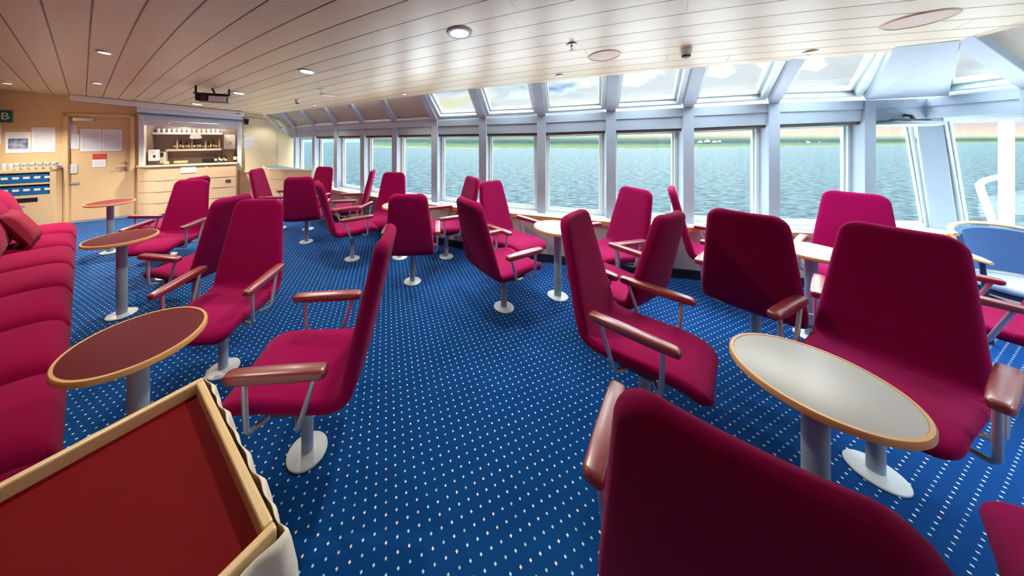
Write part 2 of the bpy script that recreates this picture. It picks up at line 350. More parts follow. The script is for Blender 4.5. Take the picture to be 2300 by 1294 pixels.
def tag(o, label=None, cat=None, group=None, kind=None):
    if label: o['label'] = label
    if cat: o['category'] = cat
    if group: o['group'] = group
    if kind: o['kind'] = kind
    return o
def thing(name, label, cat, loc=(0, 0, 0), rz=0.0, group=None):
    o = bpy.data.objects.new(name, None); o.empty_display_size = 0.1; COL.objects.link(o)
    o.location = loc; o.rotation_euler = (0, 0, rz)
    return tag(o, label, cat, group)
def struct(o): o['kind'] = 'structure'; return o
def dup(root, loc, rz, label=None, group=None, cat=None):
    r = root.copy(); COL.objects.link(r); r.location = loc; r.rotation_euler = (0, 0, rz)
    if label: r['label'] = label
    if group: r['group'] = group
    if cat: r['category'] = cat
    for ch in list(root.children):
        c = ch.copy(); COL.objects.link(c); c.parent = r
        for g in list(ch.children):
            d = g.copy(); COL.objects.link(d); d.parent = c
    return r

def arc_pts(c, r, a0, a1, n): return [(c[0] + r * math.cos(a0 + (a1 - a0) * i / n), c[1] + r * math.sin(a0 + (a1 - a0) * i / n)) for i in range(n + 1)]

# ------------------------------------------------------------------ room geometry (metres; x right, y ahead of the camera)
HC = 1.65
def ceil_z(x, y): return 2.6247 - 0.0347 * x - 0.0861 * y
# faces of the window posts: plan point, height where the rafter starts, height of the window head, foot of the rafter on the ceiling edge
POST = [(-4.818, 7.587, 1.845, 1.613, -4.690, 6.816), (-3.997, 6.886, 1.871, 1.639, -4.086, 6.434), (-3.220, 6.279, 1.882, 1.660, -3.439, 6.026),
        (-2.496, 5.760, 1.884, 1.669, -2.686, 5.550), (-1.784, 5.296, 1.897, 1.676, -1.981, 5.105), (-1.079, 4.881, 1.903, 1.685, -1.255, 4.647),
        (-0.347, 4.497, 1.917, 1.693, -0.525, 4.183), (0.401, 4.153, 1.930, 1.700, 0.215, 3.715), (1.182, 3.848, 1.944, 1.709, 0.964, 3.341),
        (1.998, 3.587, 1.977, 1.736, 1.678, 2.958), (2.825, 3.383, 2.009, 1.759, 2.325, 2.646), (3.692, 3.234, 2.045, 1.796, 2.945, 2.385),
        (4.676, 3.148, 2.067, 1.832, 3.491, 2.139), (5.322, 3.138, 2.090, 1.867, 3.611, 2.099)]
SIDE_G = [(3.60, 1.97), (3.52, 1.60), (3.42, 1.10), (3.32, 0.5), (3.2, -0.2), (3.05, -0.9), (2.9, -1.6), (2.75, -2.3)]
ALL = list(POST)
for j, g in enumerate(SIDE_G):
    t = 0.75 * (j + 1)
    ALL.append((5.322 - 0.33 * t, 3.138 - 0.944 * t, 2.090, 1.867, g[0], g[1]))
NP = len(ALL); NF = 13                              # posts 0..13 on the bow front, 13.. on the right side
top = [Vector((p[0], p[1], 0)) for p in ALL]
def norm_at(k):
    def sn(i):
        d = (top[i + 1] - top[i]).normalized(); return Vector((-d.y, d.x, 0))
    if k == 0: return sn(0)
    if k == NP - 1: return sn(NP - 2)
    return (sn(k - 1) + sn(k)).normalized()
nrm = [norm_at(k) for k in range(NP)]
bot = [top[k] + (nrm[k] * 0.21 if k > NF else (Vector((0.21, 0.0, 0)) if k == NF else Vector())) for k in range(NP)]
Zs = 0.60
inn = [bot[k] - nrm[k] * (0.18 if k != NF else 0.22) for k in range(NP)]
def P(v, z): return Vector((v.x, v.y, z))

WP0 = Vector((-7.38, 5.25, 0)); WT = Vector((0.854, 0.52, 0)).normalized(); WN = Vector((WT.y, -WT.x, 0)); WANG = math.atan2(WT.y, WT.x)
def Wp(s, off=0.0, z=0.0): return Vector((WP0.x + WT.x * s + WN.x * off, WP0.y + WT.y * s + WN.y * off, z))
U = Vector((-0.803, 0.596, 0)); V = Vector((0.596, 0.803, 0)); UANG = math.atan2(-0.596, 0.803)
def UV(u, v, z=0.0): return U * u + V * v + Vector((0, 0, z))

# floor and ceiling
S0, S1 = -0.99, 3.62
side_end = inn[-1]
bk = [Wp(S0), UV(-5.2, -1.1)]
b = MB(); poly = [(Wp(S0).x, Wp(S0).y), (bk[1].x, bk[1].y)] + [((inn[k] + nrm[k] * 0.05).x, (inn[k] + nrm[k] * 0.05).y) for k in range(NP - 1, -1, -1)] + [(Wp(S1).x, Wp(S1).y)]
b.prism(poly, -0.05, 0.0)
struct(b.build('floor', 'carpet'))

KC = [1.2897, 12.9647, 6.18978, -2.4886, -0.21822, 7.5779, 3.16458, 2.8106, -2.23582, -3.84873, 5.15253, -0.91765, -0.39392, 1.37227, 0.31605]
KE = [(i, j) for i in range(5) for j in range(5 - i)]
def board(x, y): return sum(c * (x / 4) ** i * (y / 4) ** j for c, (i, j) in zip(KC, KE))
E0 = [(-4.78, 6.87)] + [(p[4], p[5]) for p in POST[0:]]
def poly_at(pts, t):
    L = [0]
    for a, c in zip(pts, pts[1:]): L.append(L[-1] + math.hypot(c[0] - a[0], c[1] - a[1]))
    d = t * L[-1]
    for i in range(len(pts) - 1):
        if d <= L[i + 1] + 1e-9:
            f = (d - L[i]) / max(1e-9, L[i + 1] - L[i]); return (pts[i][0] + f * (pts[i + 1][0] - pts[i][0]), pts[i][1] + f * (pts[i + 1][1] - pts[i][1]))
    return pts[-1]
E1 = [(Wp(S0).x, Wp(S0).y), (bk[1].x * 0.8, bk[1].y * 0.8 - 0.4)]
RG = [(3.611, 2.099)] + SIDE_G + [E1[1]]
NS, NT = 110, 70
b = MB(); vs_ = []; uvs = []
for i in range(NS + 1):
    s = i / NS; a = poly_at(E0, s); c = poly_at(E1, s)
    for j in range(NT + 1):
        t = j / NT
        x = a[0] + (c[0] - a[0]) * t; y = a[1] + (c[1] - a[1]) * t
        if s > 0:                                   # pull the right border on to the ceiling's right edge
            e_ = poly_at(RG, t); l0 = (E0[-1][0] + (E1[1][0] - E0[-1][0]) * t, E0[-1][1] + (E1[1][1] - E0[-1][1]) * t)
            w_ = s ** 6; x += (e_[0] - l0[0]) * w_; y += (e_[1] - l0[1]) * w_
        vs_.append((x, y, ceil_z(x, y))); uvs.append((Vector((x, y, 0)).dot(U), board(x, y)))
fs_ = [(i * (NT + 1) + j, (i + 1) * (NT + 1) + j, (i + 1) * (NT + 1) + j + 1, i * (NT + 1) + j + 1) for i in range(NS) for j in range(NT)]
b.add(vs_, fs_)
ceiling = struct(b.build('ceiling', 'planks', smooth=60))
uvl = ceiling.data.uv_layers.new(name='boards')
for lp in ceiling.data.loops: uvl.data[lp.index].uv = uvs[lp.vertex_index]
sol = ceiling.modifiers.new('thickness', 'SOLIDIFY'); sol.thickness = 0.03; sol.offset = 1.0

# ---- left (bar) wall with door and bar opening
ZT = lambda s: ceil_z(Wp(s).x, Wp(s).y)
def wall_piece(mb, s0, s1, z0, z1, d=0.10, off=0.0):
    """upright slab on the wall line; z1 None = up to the ceiling"""
    za, zb = (ZT(s0) + 0.01, ZT(s1) + 0.01) if z1 is None else (z1, z1)
    a0, a1 = Wp(s0, off, z0), Wp(s1, off, z0); k = WN * -d
    v = [a0, a1, Wp(s1, off, zb), Wp(s0, off, za)]; v += [p + k for p in v]
    mb.add(v, [(0, 1, 2, 3), (7, 6, 5, 4), (0, 4, 5, 1), (1, 5, 6, 2), (2, 6, 7, 3), (3, 7, 4, 0)])
b = MB()
wall_piece(b, S0 - 0.1, 0.0, 0, None); wall_piece(b, 0.0, 0.86, 2.10, None); wall_piece(b, 0.86, 1.02, 0, None)
wall_piece(b, 1.02, 2.56, 0, 1.0); wall_piece(b, 1.02, 2.56, 1.98, None); wall_piece(b, 2.56, 2.68, 0, None)
struct(b.build('wall_left', 'woodwall'))
b = MB()
wall_piece(b, 2.68, 3.12, 0, None)
v = [Wp(3.12, 0, 0), Wp(3.70, 0, 0), Wp(3.70, 0, 1.62), Wp(3.42, 0, 1.84), Wp(3.12, 0, ZT(3.12) + 0.01)]
b.add(v + [p - WN * 0.1 for p in v], [(0, 1, 2, 3, 4), (9, 8, 7, 6, 5)] + [(i, (i + 1) % 5, 5 + (i + 1) % 5, 5 + i) for i in range(5)])
struct(b.build('wall_corner', 'cream'))
b = MB()
b.tube([Wp(2.70, 0.012, 2.115), Wp(3.09, 0.012, 2.075), Wp(3.37, 0.012, 1.78), Wp(3.37, 0.012, 0.82)], 0.012, 6)
struct(b.build('trim_1', 'white', smooth=40))
b = MB(); wall_piece(b, 2.60, 3.02, 0.0, 0.80, 0.02, 0.02); wall_piece(b, 3.03, 3.38, 0.0, 0.80, 0.02, 0.02); wall_piece(b, 2.60, 3.38, 0.80, 0.83, 0.05, 0.04)
struct(b.build('trim_2', 'woodbar'))
# door
dr = struct(thing('door_1', None, None, Wp(0.43), WANG))
b = MB(); b.box((0, 0.035, 1.03), (0.80, 0.04, 2.06)); b.build('door_leaf', 'woodwall', dr, bevel=0.003)
b = MB(); b.box((-0.43, -0.005, 1.05), (0.06, 0.09, 2.10)); b.box((0.43, -0.005, 1.05), (0.06, 0.09, 2.10)); b.box((0, -0.005, 2.075), (0.92, 0.09, 0.05)); b.build('door_frame', 'woodwall', dr, bevel=0.004)
b = MB(); b.box((0.30, 0.008, 1.03), (0.05, 0.012, 0.05)); b.tube([(0.30, -0.02, 1.03), (0.20, -0.035, 1.03)], 0.011, 8); b.tube([(0.30, 0.01, 1.03), (0.30, -0.03, 1.03)], 0.012, 8); b.tube([(0.30, 0.01, 1.14), (0.30, -0.01, 1.14)], 0.022, 12); b.build('door_handle', 'chrome', dr, smooth=40)
b = MB(); b.box((-0.22, -0.01, 1.99), (0.26, 0.05, 0.06)); b.obox((-0.12, -0.02, 2.015), (0.2, -0.06, 0), (0, 0.014, 0), (0, 0, 0.012)); b.build('door_closer', 'steel', dr, bevel=0.004)
b = MB(); b.box((-0.355, 0.01, 1.04), (0.10, 0.02, 0.17)); b.build('hinge_plate', 'base', dr, bevel=0.004)
b = MB(); b.box((-0.34, 0.01, 0.77), (0.11, 0.02, 0.05)); b.build('hinge_plate', 'steel', dr, bevel=0.004)
b = MB(); b.box((0.0, 0.012, 0.03), (0.78, 0.012, 0.05)); b.build('kick_plate', 'steel', dr)

# ---- bow front: posts, lower wall, ledge, head beam, windows, rafters, skylights
def beam(mb, a, c, w, dpt, wdir, out):
    """bar from a to c, w wide along wdir, its inner face on the line a-c, dpt deep along out"""
    a, c = Vector(a), Vector(c); w_ = wdir.normalized() * w
    mb.obox(a - w_ / 2, c - a, w_, out.normalized() * dpt)
for k in range(NP):
    tdir = Vector((nrm[k].y, -nrm[k].x, 0)); wd = 0.115 if k < NF else 0.15
    if k == 0: wd = 0.08
    zj = ALL[k][2]; g = Vector((ALL[k][4], ALL[k][5], ceil_z(ALL[k][4], ALL[k][5]) - 0.002)); pj = P(top[k], zj)
    b = MB()
    lo = P(bot[k], Zs - 0.01) - nrm[k] * 0.025; hi = P(top[k], zj) - nrm[k] * 0.025
    beam(b, lo, hi, wd, 0.20, tdir, nrm[k])
    if k not in (12, 13):
        rd = (g - pj); out = rd.cross(tdir).normalized()
        if out.z < 0: out = -out
        beam(b, pj - nrm[k] * 0.02 - rd * 0.01, g + rd * 0.05, wd * 0.95, 0.17, tdir, out)
    struct(b.build('trim_%d' % (k + 3), 'cool', bevel=0.006))
# solid hip panel at the corner
b = MB(); z12, z13 = P(top[12], ALL[12][2]), P(top[13], ALL[13][2])
g12 = Vector((ALL[12][4], ALL[12][5], ceil_z(*ALL[12][4:6]))); g13 = Vector((ALL[13][4], ALL[13][5], ceil_z(*ALL[13][4:6])))
w0 = (z13 - z12).normalized()
for lift in (0,):
    pts = [z12 - w0 * 0.06 - nrm[12] * 0.03, z13 + Vector((-0.06, -0.18, 0)), g13 + (g13 - z13) * 0.05 + Vector((0.02, -0.1, 0)), g12 + (g12 - z12) * 0.05 - w0 * 0.12]
    o_ = Vector((0.05, 0.10, 0.14))
    b.add(pts + [p + o_ for p in pts], [(0, 1, 2, 3), (7, 6, 5, 4), (0, 4, 5, 1), (1, 5, 6, 2), (2, 6, 7, 3), (3, 7, 4, 0)])
struct(b.build('trim_40', 'cool', bevel=0.004))
# lower wall, ledge, edging and skirting as strips following the bow
def strip(name, m, k0, k1, inner, outer, z0, z1, bevel=0.0):
    b = MB(); rings = []
    for k in range(k0, k1 + 1):
        a, c = inn[k] + nrm[k] * inner, inn[k] + nrm[k] * outer
        rings.append([P(a, z0), P(c, z0), P(c, z1), P(a, z1)])
    b.loft(rings); return struct(b.build(name, m, bevel=bevel))
for k in range(NP - 1): strip('wall_front' if k < NF else 'wall_right', 'lowwall', k, k + 1, 0.0, 0.08, 0.0, 0.565)
strip('trim_41', 'white', 0, NP - 1, 0.008, 0.36, 0.565, Zs)
strip('trim_42', 'beech', 0, NP - 1, -0.016, 0.008, 0.545, Zs + 0.004, 0.004)
strip('baseboard_front', 'navy', 0, NP - 1, -0.014, 0.0, 0.0, 0.105)
def head(k0, k1, name, m):
    b = MB(); rings = []
    for k in range(k0, k1 + 1):
        a, c = top[k], top[k] + nrm[k] * 0.16; zh, zj = ALL[k][3], ALL[k][2]
        rings.append([P(a, zh), P(c, zh), P(c, zj + 0.13), P(a, zj)])
    b.loft(rings)
    rings = []
    for k in range(k0, k1 + 1):
        a, c = top[k] - nrm[k] * 0.012, top[k] + nrm[k] * 0.002; zm = ALL[k][3] * 0.42 + ALL[k][2] * 0.58
        rings.append([P(a, zm), P(c, zm), P(c, ALL[k][2]), P(a, ALL[k][2])])
    b.loft(rings); return struct(b.build(name, m))
head(0, NF, 'trim_43', 'cool'); head(NF, NP - 1, 'trim_44', 'cool')

def ring(mb, q, n, inset, d0, d1):
    """frame inside quad q (4 points in order), inset wide, between depths d0 and d1 along n"""
    q = [Vector(p) for p in q]; iq = []
    for i in range(4):
        e1 = (q[(i + 1) % 4] - q[i]).normalized(); e2 = (q[i - 1] - q[i]).normalized()
        sa = max(0.3, e1.cross(e2).length); iq.append(q[i] + (e1 + e2) * inset / sa)
    vs = [p + n * d0 for p in q] + [p + n * d0 for p in iq] + [p + n * d1 for p in q] + [p + n * d1 for p in iq]
    fs = []
    for i in range(4):
        j = (i + 1) % 4
        fs += [(i, j, 4 + j, 4 + i), (8 + j, 8 + i, 12 + i, 12 + j), (4 + i, 4 + j, 12 + j, 12 + i), (j, i, 8 + i, 8 + j)]
    mb.add(vs, fs); return iq
win_no = 0
for k in range(NP - 1):
    win_no += 1
    n = (nrm[k] + nrm[k + 1]).normalized()
    a = (top[k + 1] - top[k]).normalized()
    hw0 = 0.05 if k < NF else 0.07; hw1 = 0.05 if k + 1 < NF else 0.07
    q = [P(bot[k], Zs) + a * hw0, P(bot[k + 1], Zs) - a * hw1, P(top[k + 1], ALL[k + 1][3]) - a * hw1, P(top[k], ALL[k][3]) + a * hw0]
    w = MB(); iq = ring(w, q, n, 0.045, 0.09, 0.155)
    ring(w, iq, n, 0.018, 0.115, 0.145)
    wo_ = struct(w.build('window_%d' % win_no, 'wframe', bevel=0.004))
    g = MB(); gq = [p + n * 0.13 for p in iq]; g.add(gq + [p + n * 0.006 for p in gq], [(0, 1, 2, 3), (7, 6, 5, 4), (0, 4, 5, 1), (1, 5, 6, 2), (2, 6, 7, 3), (3, 7, 4, 0)])
    g.build('window_pane', 'glass', wo_)
    if 2 <= k <= 11:
        c = MB(); t0, t1 = q[3], q[2]
        c.obox(t0 + n * 0.02 - Vector((0, 0, 0.04)), t1 - t0, n * 0.06, (0, 0, 0.04)); c.build('blind_box', 'cass', wo_, bevel=0.006)
    if k >= 2 and k != 12:
        v_ = MB(); aa, bb = inn[k] + nrm[k] * 0.06, inn[k + 1] + nrm[k + 1] * 0.06
        for f0, f1 in ((0.16, 0.46), (0.54, 0.84)):
            nl = 12
            for r_ in range(2):
                for i in range(nl):
                    p0 = aa.lerp(bb, f0 + (f1 - f0) * i / nl) + n * r_ * 0.05; p1 = aa.lerp(bb, f0 + (f1 - f0) * (i + 0.62) / nl) + n * r_ * 0.05
                    v_.obox(P(p0, Zs - 0.002), P(p1, 0) - P(p0, 0), n * 0.028, (0, 0, 0.005))
        v_.build('vent_grille', 'dgrey', wo_)
    # roof bay between two rafters
    if k == 12: continue
    j0, j1 = P(top[k], ALL[k][2]), P(top[k + 1], ALL[k + 1][2])
    G0 = Vector((ALL[k][4], ALL[k][5], ceil_z(*ALL[k][4:6]))); G1 = Vector((ALL[k + 1][4], ALL[k + 1][5], ceil_z(*ALL[k + 1][4:6])))
    e0, e1 = G0 + (G0 - j0) * 0.06, G1 + (G1 - j1) * 0.06
    sn = ((j1 - j0).cross(G0 - j0)).normalized()
    if sn.z < 0: sn = -sn
    if k <= 5 or k in (14, 16):
        pb = MB(); qq = [j0, j1, e1, e0]; qq = [p + sn * 0.05 for p in qq]
        pb.add(qq + [p + sn * 0.03 for p in qq], [(0, 1, 2, 3), (7, 6, 5, 4), (0, 4, 5, 1), (1, 5, 6, 2), (2, 6, 7, 3), (3, 7, 4, 0)])
        struct(pb.build('ceiling_panel', 'blindp'))
        pb = MB(); pb.obox(j0 + sn * 0.0, j1 - j0, (G0 - j0).normalized() * 0.05, sn * 0.05); struct(pb.build('trim_%d' % (45 + k), 'white'))
    else:
        win_no += 0
        h0, h1 = (0.05, 0.05) if k != 13 else (0.09, 0.05)
        qq = [j0 + a * h0, j1 - a * h1, e1 - a * h1, e0 + a * (h0 if k != 13 else 0.05)]
        sk = MB(); iq = ring(sk, qq, sn, 0.05, 0.04, 0.17); ring(sk, iq, sn, 0.025, 0.10, 0.16)
        so = struct(sk.build('window_%d' % (40 + k), 'wframe', bevel=0.004))
        g = MB(); gq = [p + sn * 0.13 for p in iq]; g.add(gq + [p + sn * 0.006 for p in gq], [(0, 1, 2, 3), (7, 6, 5, 4), (0, 4, 5, 1), (1, 5, 6, 2), (2, 6, 7, 3), (3, 7, 4, 0)])
        g.build('window_pane', 'glass', so)
# closing walls out of view: behind the sofa and behind the camera
b = MB(); p0, p1 = Wp(S0), bk[1]; k_ = -V * 0.1
b.add([P(p0, 0), P(p1, 0), P(p1, 3.4), P(p0, 2.8)] + [P(p0, 0) + k_, P(p1, 0) + k_, P(p1, 3.4) + k_, P(p0, 2.8) + k_], [(0, 1, 2, 3), (7, 6, 5, 4), (0, 4, 5, 1), (1, 5, 6, 2), (2, 6, 7, 3), (3, 7, 4, 0)])
struct(b.build('wall_back', 'backwall'))
# ------------------------------------------------------------------ outside: sea, hills, ship's post and rail
b = MB(); b.add([(-900, 4.0, -10), (1500, 4.0, -10), (1500, 900, -10), (-900, 900, -10)], [(0, 1, 2, 3)])
struct(b.build('sea', sea_mat()))
def land(name, cols, rows, m, hfac, rough):
    rnd = random.Random(3); b = MB(); vs = []
    for px, D in cols:
        r = (px - 1025) / FPX
        for i, (dd, z) in enumerate(rows):
            y = D + dd; zz = -10 + (z + 10) * hfac(px) + (rnd.uniform(-1, 1) * rough[i])
            vs.append((r * y, y, zz))
    n = len(rows)
    b.add(vs, [(i * n + j, (i + 1) * n + j, (i + 1) * n + j + 1, i * n + j + 1) for i in range(len(cols) - 1) for j in range(n - 1)])
    return struct(b.build(name, m, smooth=60))
SH = [(820, 331), (880, 332), (1042, 333.5), (1285, 334.5), (1455, 334.5), (1625, 332), (1816, 329), (1987, 327), (2187, 322), (2420, 321), (2900, 320)]
def shore(px):
    for (a, ya), (c, yc) in zip(SH, SH[1:]):
        if px <= c: return ya + (yc - ya) * (px - a) / (c - a)
    return SH[-1][1]
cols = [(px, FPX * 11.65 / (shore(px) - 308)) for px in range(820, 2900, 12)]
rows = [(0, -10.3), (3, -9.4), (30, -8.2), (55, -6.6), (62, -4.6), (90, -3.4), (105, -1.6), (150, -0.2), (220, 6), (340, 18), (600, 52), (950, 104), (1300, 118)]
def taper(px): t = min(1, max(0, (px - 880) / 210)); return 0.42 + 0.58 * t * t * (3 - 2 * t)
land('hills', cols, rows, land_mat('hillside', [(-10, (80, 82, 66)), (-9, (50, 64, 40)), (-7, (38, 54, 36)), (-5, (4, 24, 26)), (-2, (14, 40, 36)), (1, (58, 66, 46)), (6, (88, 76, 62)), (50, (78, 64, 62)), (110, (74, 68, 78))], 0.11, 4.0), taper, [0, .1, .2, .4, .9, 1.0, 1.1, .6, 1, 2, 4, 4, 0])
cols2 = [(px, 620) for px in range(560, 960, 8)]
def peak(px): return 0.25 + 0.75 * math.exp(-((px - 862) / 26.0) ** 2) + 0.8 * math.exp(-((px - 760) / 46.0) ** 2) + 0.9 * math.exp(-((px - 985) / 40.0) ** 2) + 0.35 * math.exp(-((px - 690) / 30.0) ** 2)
land('far_mountains', cols2, [(-20, -10.2), (0, -9.0), (90, -2.0), (220, 5.0)], mat('blue_hazed_rock', (48, 68, 98), 0.95, noise=0.3, nscale=0.03), peak, [0, .1, .4, .4])  # blue distance haze is painted into the rock colour
hs = None
for px, dz, sc_ in ((1572, -5.2, 1.0), (1588, -4.4, 1.2), (1604, -5.0, 0.9), (1615, -4.6, 0.8), (1790, -7.6, 0.9), (1812, -7.8, 1.6), (1838, -7.6, 1.0)):
    y = FPX * 11.65 / (shore(px) - 308) + 58; x = (px - 1025) / FPX * y
    if hs is None:
        hs = thing('house', 'tiny white house on the green shore across the water', 'house', (x, y, dz), 0.2, 'white houses across the water')
        b = MB(); b.box((0, 0, 1.0), (6.5, 4.5, 3.2)); b.build('wall', 'paperw', hs)
        b = MB(); b.add([(-3.5, -2.5, 2.5), (3.5, -2.5, 2.5), (3.5, 2.5, 2.5), (-3.5, 2.5, 2.5), (-3.5, 0, 4.0), (3.5, 0, 4.0)], [(0, 1, 5, 4), (2, 3, 4, 5), (0, 4, 3), (1, 2, 5), (0, 3, 2, 1)]); b.build('roof', 'dgrey', hs)
    else:
        q = dup(hs, (x, y, dz), 0.2)
    (hs if px == 1572 else q).scale = (sc_ * 0.6, sc_ * 0.6, sc_ * 0.6)
b = MB(); rings = []
for k in range(0, NP):
    a, c = bot[k] + nrm[k] * 0.17, bot[k] + nrm[k] * (4.8 if k <= NF else 5.5)
    rings.append([P(a, -1.0), P(c, -1.0), P(c, -0.9), P(a, -0.9)])
b.loft(rings); struct(b.build('deck', 'deckpaint'))  # unseen from the room; added and widened to bounce daylight on to the ceiling
b = MB(); b.box((0, 0, 2.2), (0.15, 0.08, 6.2)); o = b.build('deck_post', 'outwhite', bevel=0.03); o.location = (8.34, 4.2, 0); tag(o, 'thick white steel post standing outside the right-hand window', 'post')
b = MB(); b.tube([(8.27, 4.2, 1.06), (8.0, 4.2, 0.99), (7.93, 4.2, 0.93), (7.97, 4.2, 0.80), (8.2, 4.2, 0.20), (8.2, 4.2, -0.9)], 0.035, 10); o = b.build('handrail', 'outwhite', smooth=40); tag(o, 'bent white handrail on the post outside the right-hand window', 'handrail')

# ------------------------------------------------------------------ swivel armchairs
def smooth_path(pts, n):
    out = []; m = len(pts)
    for i in range(n + 1):
        t = i / n * (m - 1); k = min(int(t), m - 2); f = t - k
        p = [Vector(pts[max(0, min(m - 1, k + d))]) for d in (-1, 0, 1, 2)]
        out.append(0.5 * ((2 * p[1]) + (p[2] - p[0]) * f + (2 * p[0] - 5 * p[1] + 4 * p[2] - p[3]) * f * f + (3 * p[1] - p[0] - 3 * p[2] + p[3]) * f ** 3))
    return out
def pad_shell(path, wid, th, n, r_start=0.0, r_end=0.0, dish=0.0):
    """upholstered slab swept along a side profile (y, z); wid(t) full width; ends rounded with radius r"""
    pts = smooth_path(path, n); L = [0.0]
    for a, c in zip(pts, pts[1:]): L.append(L[-1] + (c - a).length)
    tot = L[-1]
    # extra stations close to rounded ends
    st = [x for x in L]
    def ext(r, flip):
        return [(tot - r * (1 - math.cos(a))) if flip else r * (1 - math.cos(a)) for a in [R(d) for d in (4, 14, 26, 40, 55, 72, 90)]]
    if r_start: st = [x for x in st if x > r_start * 1.05] + ext(r_start, False)
    if r_end: st = [x for x in st if x < tot - r_end * 1.05] + ext(r_end, True)
    st = sorted(st)
    def at(d):
        for i in range(len(L) - 1):
            if d <= L[i + 1] + 1e-9:
                f = (d - L[i]) / max(1e-9, L[i + 1] - L[i]); return pts[i].lerp(pts[i + 1], f), (pts[min(i + 2, len(pts) - 1)] - pts[max(0, i - 1)]).normalized()
        return pts[-1], (pts[-1] - pts[-2]).normalized()
    rings = []
    for d in st:
        p, t = at(d); nn = Vector((-t.y, t.x)); w = wid(d / tot) / 2; h = th / 2
        for r, dd in ((r_start, d), (r_end, tot - d)):
            if r and dd < r:
                q = 1 - dd / r; w -= r * (1 - math.sqrt(max(0, 1 - q * q)))
            rt = th * 0.5
            if r and dd < rt: q = 1 - dd / rt; h *= max(0.12, math.sqrt(max(0, 1 - q * q)))
        ring = []
        rr = min(h, 0.028)
        def put(x, off): ring.append(Vector((x, 0, 0)) + Vector((0, p.x, p.y)) + Vector((0, nn.x, nn.y)) * (off + dish * (x / max(w, 1e-4)) ** 2))
        ws = w - rr
        for a in (-90, -60, -30, 0, 30, 60, 90): put(ws + rr * math.cos(R(a)), h * math.sin(R(a)) if abs(a) < 90 else h * (1 if a > 0 else -1))
        for f in (0.6, 0.2, -0.2, -0.6): put(ws * f, h)
        for a in (90, 120, 150, 180, 210, 240, 270): put(-ws + rr * math.cos(R(a)), h * math.sin(R(a)))
        for f in (-0.6, -0.2, 0.2, 0.6): put(ws * f, -h)
        rings.append(ring)
    return rings
BACK = [(-0.424, 1.095), (-0.390, 0.95), (-0.348, 0.78), (-0.310, 0.62), (-0.282, 0.51), (-0.262, 0.458), (-0.222, 0.428), (-0.18, 0.421)]
SEAT = [(-0.20, 0.424), (-0.10, 0.424), (0.03, 0.432), (0.14, 0.437), (0.21, 0.432), (0.262, 0.412), (0.292, 0.378)]
def chair_parts(t):
    b = MB(); b.loft(pad_shell(BACK, lambda f: 0.375 + 0.135 * min(1, f * 1.25), 0.066, 26, r_start=0.075, dish=0.012)); b.build('backrest', 'fabric', t, smooth=50)
    b = MB(); b.loft(pad_shell(SEAT, lambda f: 0.51 - 0.05 * f, 0.066, 20, r_end=0.075, dish=0.006)); b.build('seat', 'fabric', t, smooth=50)
    for s in (-1, 1):
        b = MB(); rings = []
        for y, w, h in ((-0.205, 0.030, 0.018), (-0.20, 0.050, 0.034), (-0.185, 0.062, 0.044), (-0.05, 0.066, 0.048), (0.10, 0.064, 0.046), (0.185, 0.058, 0.042), (0.20, 0.046, 0.032), (0.205, 0.028, 0.018)):
            rings.append([(s * 0.287 + math.copysign(abs(math.cos(a)) ** 0.55, math.cos(a)) * w / 2, y, 0.625 + math.copysign(abs(math.sin(a)) ** 0.6, math.sin(a)) * h / 2) for a in [2 * math.pi * (j + 0.5) / 18 for j in range(18)]])
        b.loft(rings); b.build('armrest', 'leather', t, smooth=60)
        b = MB(); x = s * 0.280
        b.tube([(x, -0.155, 0.61), (x, -0.085, 0.40), (x - s * 0.012, -0.075, 0.378), (x - s * 0.05, -0.06, 0.372), (x - s * 0.11, -0.03, 0.374)], 0.0115, 8)
        b.tube([(x, 0.135, 0.61), (x, 0.125, 0.40), (x - s * 0.012, 0.118, 0.382), (x - s * 0.05, 0.10, 0.376), (x - s * 0.11, 0.07, 0.378)], 0.0115, 8)
        b.tube([(x - s * 0.10, -0.035, 0.374), (x - s * 0.10, 0.075, 0.378)], 0.0115, 8)
        b.build('armrest_post', 'steel', t, smooth=50)
    b = MB(); b.box((0, 0.0, 0.378), (0.40, 0.16, 0.02)); b.lathe([(0.05, 0.34), (0.06, 0.372)], 20); b.build('swivel_plate', 'dgrey', t)
    b = MB(); b.lathe([(0.029, 0.008), (0.029, 0.36)], 24); b.build('pole', 'paint', t, smooth=50)
    b = MB(); b.lathe([(0.094, 0.0), (0.097, 0.004), (0.096, 0.010), (0.088, 0.014), (0.034, 0.018)], 40); b.build('base_plate', 'base', t, smooth=30)
